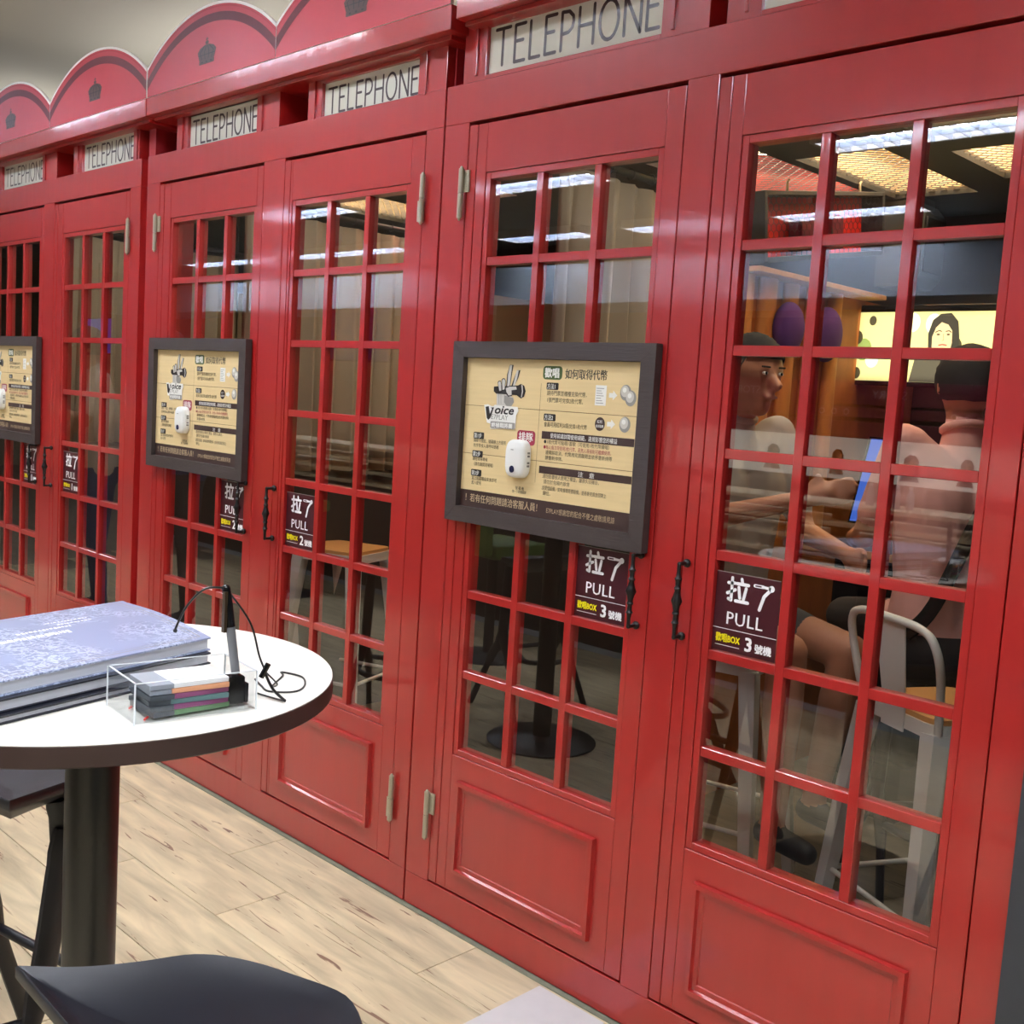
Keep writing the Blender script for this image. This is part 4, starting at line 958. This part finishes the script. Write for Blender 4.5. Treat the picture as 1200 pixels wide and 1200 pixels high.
for yy in (-.3, .25):
    mb = MB(); mb.tube([(.05, yy, .32), (.05, yy, .36), (.05, yy+.012, .37)], .005, BRASS, 8); mb.build('hook', t, smooth=40)
t = thing('loudspeaker', 'charcoal loudspeaker at the far end of the red cage', 'speaker', (.12, 2.60, 2.07), radians(0))
mb = MB(); mb.prism([(-.09, 0), (.07, 0), (.11, .05), (.11, .30), (.06, .36), (-.09, .36)], -.11, .11, SPK); mb.build('cabinet', t, bevel=.008)
mb = MB(); mb.box(.108, .116, -.09, .09, .06, .29, CAGE); mb.build('front_grille', t, bevel=.002)
mb = MB(); mb.box(-.02, .02, -.02, .02, .36, .40, CAGE); mb.build('bracket', t)
t = thing('plush_cushion', 'violet plush ball stuck on the orange partition, left one', 'cushion', (.10, 1.70, 1.82)); MB().ball((0, 0, 0), .05, .085, .10, PURP, 18, 12).build('body', t, smooth=80)
t = thing('plush_cushion', 'violet plush ball stuck on the orange partition, right one', 'cushion', (.10, 1.99, 1.82)); MB().ball((0, 0, 0), .05, .10, .11, PURP, 18, 12).build('body', t, smooth=80)
# wide video screen on the back wall with a close-up of a face
t = thing('video_screen', 'bright wide screen with a dark haired face on yellow, in the nearest booth', 'screen', (.62, 2.40, 1.66))
mb = MB(); mb.box(-.66, .66, .0, .05, -.02, .32, SCRK); mb.build('casing', t, bevel=.004)
def em(n, c, e): return mat(n, c, .5, emit=e)
mb = MB(); W_, H_ = .63, .29
mb.rect(-W_, W_, 0, H_, -.001, em('screen yellow', (206, 200, 142), .8))
rnd = random.Random(5)
for i in range(26):
    cx = rnd.uniform(-W_*.95, W_*.95); cz = rnd.uniform(.02, H_-.03); rr = rnd.uniform(.02, .05)
    mb.disc(cx, cz, rr*.8, rr, -.0015-.00002*i, em(('screen pale', 'screen dark', 'screen green')[i % 3], ((240, 240, 206), (50, 44, 26), (120, 140, 76))[i % 3], .9), 14)
fx = 0.; kf = len(mb.v)
mb.poly([(-.2, -.2), (-.17, -.04), (-.06, .02), (.07, .02), (.19, -.05), (.22, -.2)], -.0022, em('screen coat', (70, 66, 60), .6))
mb.poly([(fx-.085, 0), (fx-.095, .12), (fx-.07, .21), (fx-.02, .25), (fx+.05, .255), (fx+.1, .20), (fx+.115, .1), (fx+.12, 0)], -.0025, em('screen hair', (30, 26, 24), .6))
mb.poly([(fx-.06, 0), (fx-.065, .10), (fx-.045, .16), (fx-.01, .195), (fx+.035, .18), (fx+.065, .14), (fx+.07, .06), (fx+.06, 0)], -.003, em('screen face', (206, 176, 140), 1.0))
mb.stroke([(fx-.045, .13), (fx-.02, .142), (fx-.005, .135)], .006, -.0035, em('screen hair', (30, 26, 24), .6)); mb.stroke([(fx+.025, .135), (fx+.045, .14), (fx+.06, .13)], .006, -.0035, em('screen hair', (30, 26, 24), .6))
mb.disc(fx-.025, .115, .012, .006, -.0036, em('screen eye', (60, 40, 34), .8), 12); mb.disc(fx+.042, .115, .011, .006, -.0036, em('screen eye', (60, 40, 34), .8), 12)
mb.stroke([(fx+.01, .12), (fx+.014, .08), (fx+.004, .075)], .004, -.0036, em('screen nose', (160, 120, 96), .9))
mb.stroke([(fx-.015, .045), (fx+.01, .05), (fx+.035, .045)], .009, -.0036, em('screen lips', (170, 70, 70), .9))
mb.v = mb.v[:kf]+[(p[0]*.62-.225, p[1], p[2]*.62+.125) for p in mb.v[kf:]]
mb.build('picture', t)
ld = bpy.data.lights.new('screen light', 'AREA'); ld.shape = 'RECTANGLE'; ld.size = 1.2; ld.size_y = .28; ld.energy = 2.5; ld.color = (1, .92, .6)
lo = bpy.data.objects.new('screen_glow', ld); COL.objects.link(lo); lo.parent = t; lo.location = (0, -.02, .15); lo.rotation_euler = (radians(90), 0, 0)
# song console with slanted blue touch screen
t = thing('song_console', 'black song console with a slanted blue touch screen in the nearest booth', 'console', (.43, 1.95, 0))
mb = MB(); mb.box(-.24, .26, -.15, .30, .98, 1.0, BLACKP); mb.build('shelf', t, bevel=.003)
mb = MB(); mb.box(-.245, .265, -.158, -.150, .975, 1.005, LEDGE); mb.build('wooden_edge', t, bevel=.002)
mb = MB(); mb.box(-.12, .22, -.12, .27, 0, .98, SCRK); mb.build('pedestal', t, bevel=.004)
mb = MB(); mb.prism([(-.075, 1.10), (.10, 1.10), (.15, 1.43), (-.02, 1.43)], -.13, -.115, BLACKP); mb.build('monitor', t, bevel=.002)
mb = MB(); y = -.1305; mb.poly([(-.068, 1.108), (.092, 1.108), (.140, 1.422), (-.012, 1.422)], y, em('touch blue', (60, 96, 190), 1.1))
for i in range(5): mb.rect(-.01+i*.006, .045+i*.008, 1.19+i*.035, 1.198+i*.035, y-.0006, em('touch white', (220, 228, 250), 1.1))
for i in range(4): mb.rect(-.03+i*.02, -.016+i*.02, 1.16, 1.176, y-.0006, em('touch white', (220, 228, 250), 1.1))
mb.rect(-.02, .01, 1.13, 1.145, y-.0006, em('touch red', (220, 60, 60), 1.1)); mb.build('touch_screen', t)
mb = MB(); mb.tube([(.02, -.06, 1.0), (.03, -.11, 1.2)], .012, CAGE, 8); mb.build('stand', t, smooth=40)

# ------------------------------------------------------------------ hall side, seen in the glass
t = thing('hall_counter', 'long dark counter with stacked cream boards across the hall, seen reflected', 'counter', (-2.6, -3.25, 0))
mb = MB(); mb.box(-4.6, 3.4, -.3, .3, .03, .76, CNTR); mb.build('body', t, bevel=.004)
mb = MB(); mb.box(-4.6, 3.4, .3, .306, .0, .035, KICK); mb.build('kick_strip', t)
for i, z in enumerate((.78, .865, .95, 1.04)):
    boxo('cream_board', -4.6, 3.4, -.3+.06*i, .30-.02*i, z, z+.022, CREAM, t, .002)
    if i < 3:
        for x in (-4.3, -3.0, -1.7, -.4, .9, 2.2, 3.3): boxo('spacer', x-.03, x+.03, -.1, .1, z+.022, (.865, .95, 1.04)[i], CNTR, t)
t = thing('machine_bank', 'maroon game machine bank with pale photo banner across the hall, seen reflected', 'machine', (-.9, -4.35, 0))
mb = MB(); mb.box(-1.2, 1.6, -.3, .3, 0, 1.13, CNTR); mb.build('body', t)
mb = MB(); mb.box(-1.2, 1.6, -.3, .34, 1.13, 1.38, BANN); mb.build('photo_banner', t)
for a, b, m in ((1.38, 1.48, MAROON), (1.48, 1.505, MARD), (1.505, 1.565, MAROON), (1.565, 1.58, MARD), (1.58, 1.72, MAROON)): boxo('maroon_panel', -1.2, 1.6, -.3, .345 if m == MAROON else .33, a+.001, b-.001, m, t, .002)
mb = MB(); mb.box(-1.2, 1.6, -.3, .3, 1.722, 2.1, mat('dark umber panel', (60, 50, 44), .6)); mb.build('upper_panel', t)
def back_text(mb, body, x, z, size, m, y):      # faces +y
    k = len(mb.v); text(mb, body, 0, 0, size, m, 0, 1, .01); mb.xf(Matrix.Translation((x, y, z)) @ Matrix.Rotation(pi, 4, 'Z'), k)
mb = MB(); back_text(mb, 'STORY', .42, 1.62, .07, mat('pale pink lettering', (214, 170, 176), .5), .3465); back_text(mb, 'STORY', -.55, 1.62, .07, mat('pale pink lettering', (214, 170, 176), .5), .3465); mb.build('lettering', t)
mb = MB()
for x in (.78, .70, .05, -.03, -.11, -.95, -1.03):
    k = len(mb.v); mb.disc(0, 0, .02, .02, 0, mat('pale pink lettering', (214, 170, 176), .5), 12); mb.disc(0, 0, .012, .012, -.0005, MAROON, 12); mb.xf(Matrix.Translation((x, .3465, 1.535)) @ Matrix.Rotation(pi, 4, 'Z'), k)
mb.build('round_mark', t)
mb = MB(); FS = mat('photo skin', (196, 142, 112), .5); FH = mat('photo hair', (46, 28, 26), .5); FC = [mat('photo cloth '+n, c, .5) for n, c in (('blue', (70, 104, 132)), ('rose', (176, 80, 80)), ('white', (220, 214, 206)))]
for i, x in enumerate((-.82, -.42, .02, .48, .80, 1.2)):
    k = len(mb.v); s = .9+.2*(i % 2)
    mb.poly([(-.05*s, -.10), (.06*s, -.10), (.035*s, -.03), (-.02*s, -.03)], 0, FC[i % 3])
    mb.poly([(-.035*s, -.045), (-.04*s, .02), (-.02*s, .05), (.015*s, .055), (.04*s, .03), (.045*s, -.06), (.02*s, -.07)], -.001, FH)
    mb.poly([(-.034*s, .015), (-.030*s, -.02), (-.018*s, -.035), (.005*s, -.025), (.010*s, .02), (-.012*s, .034)], -.002, FS)
    mb.xf(Matrix.Translation((x, .3405, 1.255)) @ Matrix.Rotation(pi, 4, 'Z'), k)
mb.build('portrait', t)
GB_ = mat('bottle glass', (150, 170, 180), .1, spec=.6)
for i in range(4):
    t = thing('bottle', ['small pale capped bottle on the hall counter, first of the reflected row', 'small pale capped bottle on the hall counter, second of the reflected row', 'small pale capped bottle on the hall counter, third of the reflected row', 'small pale capped bottle on the hall counter, last of the reflected row'][i], 'bottle', (-.02-i*.07, -3.15, 1.063), 0, 'bottles on the hall counter')
    MB().lathe([(.018, 0), (.02, .01), (.02, .07), (.012, .09), (.008, .1)], GB_, n=14).build('body', t, smooth=50); MB().lathe([(.01, .1), (.01, .115)], mat('pale cap', (220, 230, 240), .4), n=12).build('cap', t)
# hanging televisions
def tv(label, x, y, z, w, h, m, rz=0, drop=None):
    t = thing('television', label, 'television', (x, y, z), rz)
    mb = MB(); mb.box(-w/2, w/2, -.04, 0, -h/2, h/2, BLACKP); mb.build('casing', t, bevel=.004)
    mb = MB(); mb.box(-w/2+.015, w/2-.015, -.043, -.0405, -h/2+.015, h/2-.015, m); mb.build('screen', t)
    if drop: mb = MB(); mb.tube([(0, -.02, h/2), (0, -.02, drop)], .014, CAGE, 8); mb.build('ceiling_pole', t, smooth=50)
    return t
tv('black television hanging over the hall, reflected in the left door of the nearest booth', -4.35, -5.0, 2.05, 1.05, .55, SCRK, pi, 1.0)
tv('deep blue television hanging over the hall, reflected in the right door of the middle booth', -6.9, -5.0, 2.05, 1.05, .55, SCRN, pi, 1.0)
tv('dark television hanging over the hall, reflected in the left door of the middle booth', -9.1, -5.0, 2.05, .9, .5, SCRK, pi, 1.0)
tv('bright blue television hanging over the hall, reflected in the right door of the farthest booth', -12.6, -4.8, 2.0, .9, .5, SCRB, pi, 1.0)
for i, (x, y, lb) in enumerate(((-4.2, -2.35, 'green high back chair before the hall counter, reflected in the middle booth'), (-2.05, -2.3, 'green high back chair before the hall counter, reflected in the nearest booth'))):
    t = thing('high_back_chair', lb, 'chair', (x, y, 0), radians(-15+20*i))
    mb = MB(); mb.box(-.2, .2, .17, .22, .62, 1.35, GREENS); mb.build('backrest', t, bevel=.02, seg=3, smooth=40)
    mb = MB(); mb.box(-.21, .21, -.22, .16, .60, .68, GREENS); mb.build('seat', t, bevel=.02, seg=3, smooth=40)
    mb = MB(); mb.lathe([(.03, .02), (.03, .6)], TBLK, n=16); mb.build('column', t); mb = MB(); mb.lathe([(.22, .002), (.21, .012), (.03, .03)], TBLK, n=32); mb.build('base_disc', t, smooth=40)

# ------------------------------------------------------------------ people
def person(name_label, loc, rz, J, mats_, bag=None, hair='short'):
    """J: joints in the person's frame (x right, y forward, z up)."""
    t = thing('person', name_label, 'person', loc, rz)
    shirt, pants, shoe = mats_
    V = {k: Vector(v) for k, v in J.items() if k != 'short'}
    caps = []   # (a, b, ra, rb, mat)
    def C(a, b, ra, rb, m): caps.append((Vector(a), Vector(b), ra, rb, m))
    hip, ch, nk, hd = V['hip'], V['chest'], V['neck'], V['head']
    side = (V['sh_r']-V['sh_l']).normalized(); up = (ch-hip).normalized(); fw = up.cross(side)*-1
    for s in (-1, 1):
        C(hip+side*s*.075, hip+side*s*.07+up*.12, .115, .105, pants if 0 else shirt)
        C(hip+side*s*.07+up*.12, ch+side*s*.08-up*.04, .105, .12, shirt)
        C(ch+side*s*.08, V['sh_r' if s > 0 else 'sh_l']-side*s*.02-up*.01, .11, .062, shirt)
    C(hip-up*.03-side*.06, hip-up*.03+side*.06, .118, .118, pants)
    C(ch+up*.04, nk, .085, .056, shirt); C(nk, hd-Vector((0, 0, .06)), .054, .052, SKIN)
    # head
    C(hd+Vector((0, -.008, .018)), hd+Vector((0, -.005, .02)), .092, .092, SKIN); C(hd+Vector((0, .018, -.02)), hd+Vector((0, .034, -.085)), .066, .036, SKIN)
    C(hd+Vector((0, .088, .0)), hd+Vector((0, .105, -.028)), .010, .016, SKIN)
    for s in (-1, 1): C(hd+Vector((s*.084, -.004, .01)), hd+Vector((s*.088, -.008, -.022)), .013, .009, SKIN)
    C(hd+Vector((-.018, .087, -.062)), hd+Vector((.018, .087, -.062)), .008, .008, SKIN)
    for s in ('r', 'l'):
        sh, el, wr = V['sh_'+s], V['el_'+s], V['wr_'+s]; sl = sh.lerp(el, .75)
        C(sh, sl, .058, .050, shirt); C(sl, el, .042, .038, SKIN); C(el, wr, .038, .025, SKIN)
        d = (wr-el).normalized(); pd = side*(1 if s == 'r' else -1); q = d.cross(pd).normalized()
        C(wr, wr+d*.07, .024, .030, SKIN)
        for i, l in enumerate((.066, .075, .070, .055)):
            o = wr+d*.075+q*(-.030+.02*i); mid = o+d*l*.5; C(o, mid, .0095, .0088, SKIN); C(mid, mid+d*l*.42-pd*.018, .0088, .0075, SKIN)
        o = wr+d*.025+q*-.026; C(o, o-q*.03+d*.035, .011, .0095, SKIN)
        hp, kn, an = hip+side*(.085 if s == 'r' else -.085), V['kn_'+s], V['an_'+s]
        mid = hp.lerp(kn, J.get('short', 1.)); C(hp, mid, .092, .068, pants)
        if J.get('short', 1.) < 1: C(mid, kn, .064, .056, SKIN); C(kn, kn.lerp(an, .35), .055, .055, SKIN); C(kn.lerp(an, .35), an, .054, .036, SKIN)
        else: C(kn, an, .06, .045, pants)
        ft = an+Vector((0, .13, -.045)); C(an+Vector((0, -.02, -.04)), ft, .038, .032, shoe)
    mb = MB()
    def capmesh(a, b, ra, rb):
        d = b-a; L = d.length
        rot = Vector((0, 0, 1)).rotation_difference(d.normalized()).to_matrix() if L > 1e-5 else Matrix.Identity(3)
        n, k = 14, 5; rings = []
        for i in range(1, k+1): th_ = pi/2*i/k; rings.append((ra*sin(th_), -ra*cos(th_)))
        for i in range(0, k): th_ = pi/2*i/k; rings.append((rb*cos(th_), L+rb*sin(th_)))
        vs = [a+rot @ Vector((r*cos(2*pi*j/n), r*sin(2*pi*j/n), z)) for r, z in rings for j in range(n)]+[a+rot @ Vector((0, 0, -ra)), a+rot @ Vector((0, 0, L+rb))]
        q = len(rings); fs = [(i*n+j, i*n+(j+1) % n, (i+1)*n+(j+1) % n, (i+1)*n+j) for i in range(q-1) for j in range(n)]
        fs += [(q*n, (j+1) % n, j) for j in range(n)]+[(q*n+1, (q-1)*n+j, (q-1)*n+(j+1) % n) for j in range(n)]
        mb.add(vs, fs, SKIN)
    for a, b, ra, rb, m in caps: capmesh(a, b, ra, rb)
    tmp = bpy.data.objects.new('tmp', mb.mesh('tmp')); COL.objects.link(tmp)
    rm = tmp.modifiers.new('r', 'REMESH'); rm.mode = 'VOXEL'; rm.voxel_size = .009
    sm = tmp.modifiers.new('s', 'SMOOTH'); sm.factor = .5; sm.iterations = 3
    dg = bpy.context.evaluated_depsgraph_get(); me = bpy.data.meshes.new_from_object(tmp.evaluated_get(dg)); bpy.data.objects.remove(tmp)
    import numpy as np
    me.materials.clear(); ms = []
    for c in caps:
        if c[4] not in ms: ms.append(c[4]); me.materials.append(c[4])
    nf = len(me.polygons); ce = np.zeros(nf*3); me.polygons.foreach_get('center', ce); ce = ce.reshape(-1, 3); best = np.full(nf, 9e9); idx = np.zeros(nf, np.int32)
    for a, b, ra, rb, m in caps:
        A = np.array(a); D = np.array(b-a); l2 = max(float(D @ D), 1e-9); tt = np.clip(((ce-A) @ D)/l2, 0, 1)
        dd = np.linalg.norm(ce-(A+tt[:, None]*D), axis=1)-(ra+(rb-ra)*tt); u = dd < best-1e-4; best[u] = dd[u]; idx[u] = ms.index(m)
    rel = ce-np.array(hip); du = rel @ np.array(up); df = np.abs(rel @ np.array(fw)); dl = np.abs(rel @ np.array(side))
    tor = (dl < .17) & (df < .15) & (du > -.1) & (du < .3) & np.isin(idx, [ms.index(shirt), ms.index(pants)])
    if shirt in ms: idx[tor] = np.where(du[tor] > -.005, ms.index(shirt), ms.index(pants))
    me.polygons.foreach_set('material_index', idx); me.polygons.foreach_set('use_smooth', np.ones(nf, bool)); me.update()
    me.name = 'body'; o = bpy.data.objects.new('body', me); COL.objects.link(o); o.parent = t
    # hair cap, eyes, collar
    mb = MB(); n, k = 20, 9; vs = []
    for i in range(k+1):
        th_ = (pi*.60)*i/k
        for j in range(n):
            an = 2*pi*j/n; front = sin(an) > .35; lim = .40 if front else .70
            tt = min(th_/(pi*.6), 1)*pi*lim; r = .1035+.003*sin(7*an+3*i)
            vs.append(hd+Vector((r*.94*sin(tt)*cos(an), -.010+r*1.03*sin(tt)*sin(an), .022+r*1.04*cos(tt))))
    mb.add(vs, [(i*n+j, i*n+(j+1) % n, (i+1)*n+(j+1) % n, (i+1)*n+j) for i in range(k) for j in range(n)], HAIR)
    h = mb.build('hair', t, smooth=70); sd = h.modifiers.new('t', 'SOLIDIFY'); sd.thickness = -.012
    mb = MB()
    for s in (-1, 1): mb.ball(hd+Vector((s*.031, .0815, .008)), .011, .006, .0055, PW, 12, 8); mb.ball(hd+Vector((s*.031, .0868, .008)), .0048, .0022, .0048, HAIR, 10, 6); mb.tube([hd+Vector((s*.018, .088, .026)), hd+Vector((s*.046, .083, .027))], .0028, HAIR, 6)
    mb.build('eyes', t, smooth=60)
    mb = MB(); ring = [nk+Vector((.062*cos(a), .058*sin(a)-.004, -.008-.018*sin(a))) for a in [2*pi*i/20 for i in range(21)]]; mb.tube(ring, .012, shirt, 8, False); mb.build('collar', t, smooth=60)
    if bag:
        mb = MB(); P = bez([ch+side*.16+up*.10-fw*-.0+Vector((0, -.07, 0)), ch+Vector((.02, -.135, -.02)), hip-side*.12+Vector((0, -.135, .10)), hip-side*.17+Vector((0, -.08, .0))], 6)
        mb.tube(P, .026, bag, 6, True, .35); mb.build('shoulder_strap', t, smooth=40)
    return t
SALM = mat('salmon shirt', (236, 176, 166), .85, var=.06); GREYP = mat('dark grey shorts', (58, 60, 64), .8); SHOE = mat('dark shoe', (30, 30, 32), .6)
SIT = dict(hip=(0, 0, .87), chest=(0, .02, 1.30), neck=(0, .03, 1.49), head=(0, .04, 1.605), sh_r=(.19, .02, 1.43), sh_l=(-.19, .02, 1.43), el_r=(.25, .10, 1.13), el_l=(-.24, .12, 1.13), wr_r=(.18, .34, 1.08), wr_l=(-.16, .36, 1.10),
           kn_r=(.12, .44, .84), kn_l=(-.14, .43, .82), an_r=(.12, .44, .36), an_l=(-.13, .36, .36), short=.6)
SITL = dict(SIT); SITL['short'] = 1.
person('person in a salmon shirt with dark cross strap sitting with back to the glass', (1.0, 1.26, 0), radians(50), SITL, (SALM, GREYP, SHOE), bag=BLACKP)
black_stool('black moulded bar stool under the seated person in the salmon shirt', 1.0, 1.26, radians(50), .755)
STD = dict(hip=(0, 0, .93), chest=(0, .03, 1.32), neck=(0, .06, 1.51), head=(0, .10, 1.635), sh_r=(.19, .03, 1.45), sh_l=(-.19, .03, 1.45), el_r=(.24, .12, 1.20), el_l=(-.24, .12, 1.20), wr_r=(.10, .30, 1.27), wr_l=(-.20, .22, 1.02),
           kn_r=(.10, .03, .50), kn_l=(-.10, .02, .50), an_r=(.10, 0, .09), an_l=(-.11, -.01, .09))
ORN = mat('pale grey shirt', (168, 160, 152), .8)
SITB = dict(SIT); SITB.update(wr_r=(.08, .40, 1.26), el_r=(.24, .16, 1.17), head=(0, .09, 1.60))
person('person in a pale grey shirt sitting sideways with one arm forward in the nearest booth', (.42, .86, 0), radians(-104), SITB, (ORN, GREYP, SHOE))
CRM = mat('cream shirt', (224, 206, 186), .8); BLU = mat('blue denim', (62, 80, 128), .8)
person('person in a cream shirt standing in the hall, reflected in the farthest booth', (-4.15, -.95, 0), radians(20), STD, (CRM, BLU, SHOE))
person('person in a blue shirt standing in the hall, reflected in the farthest booth', (-3.75, -1.25, 0), radians(-20), STD, (BLU, GREYP, SHOE))
for o in bpy.data.objects:
    if o.type == 'MESH' and o.parent and o.parent.parent and False: pass
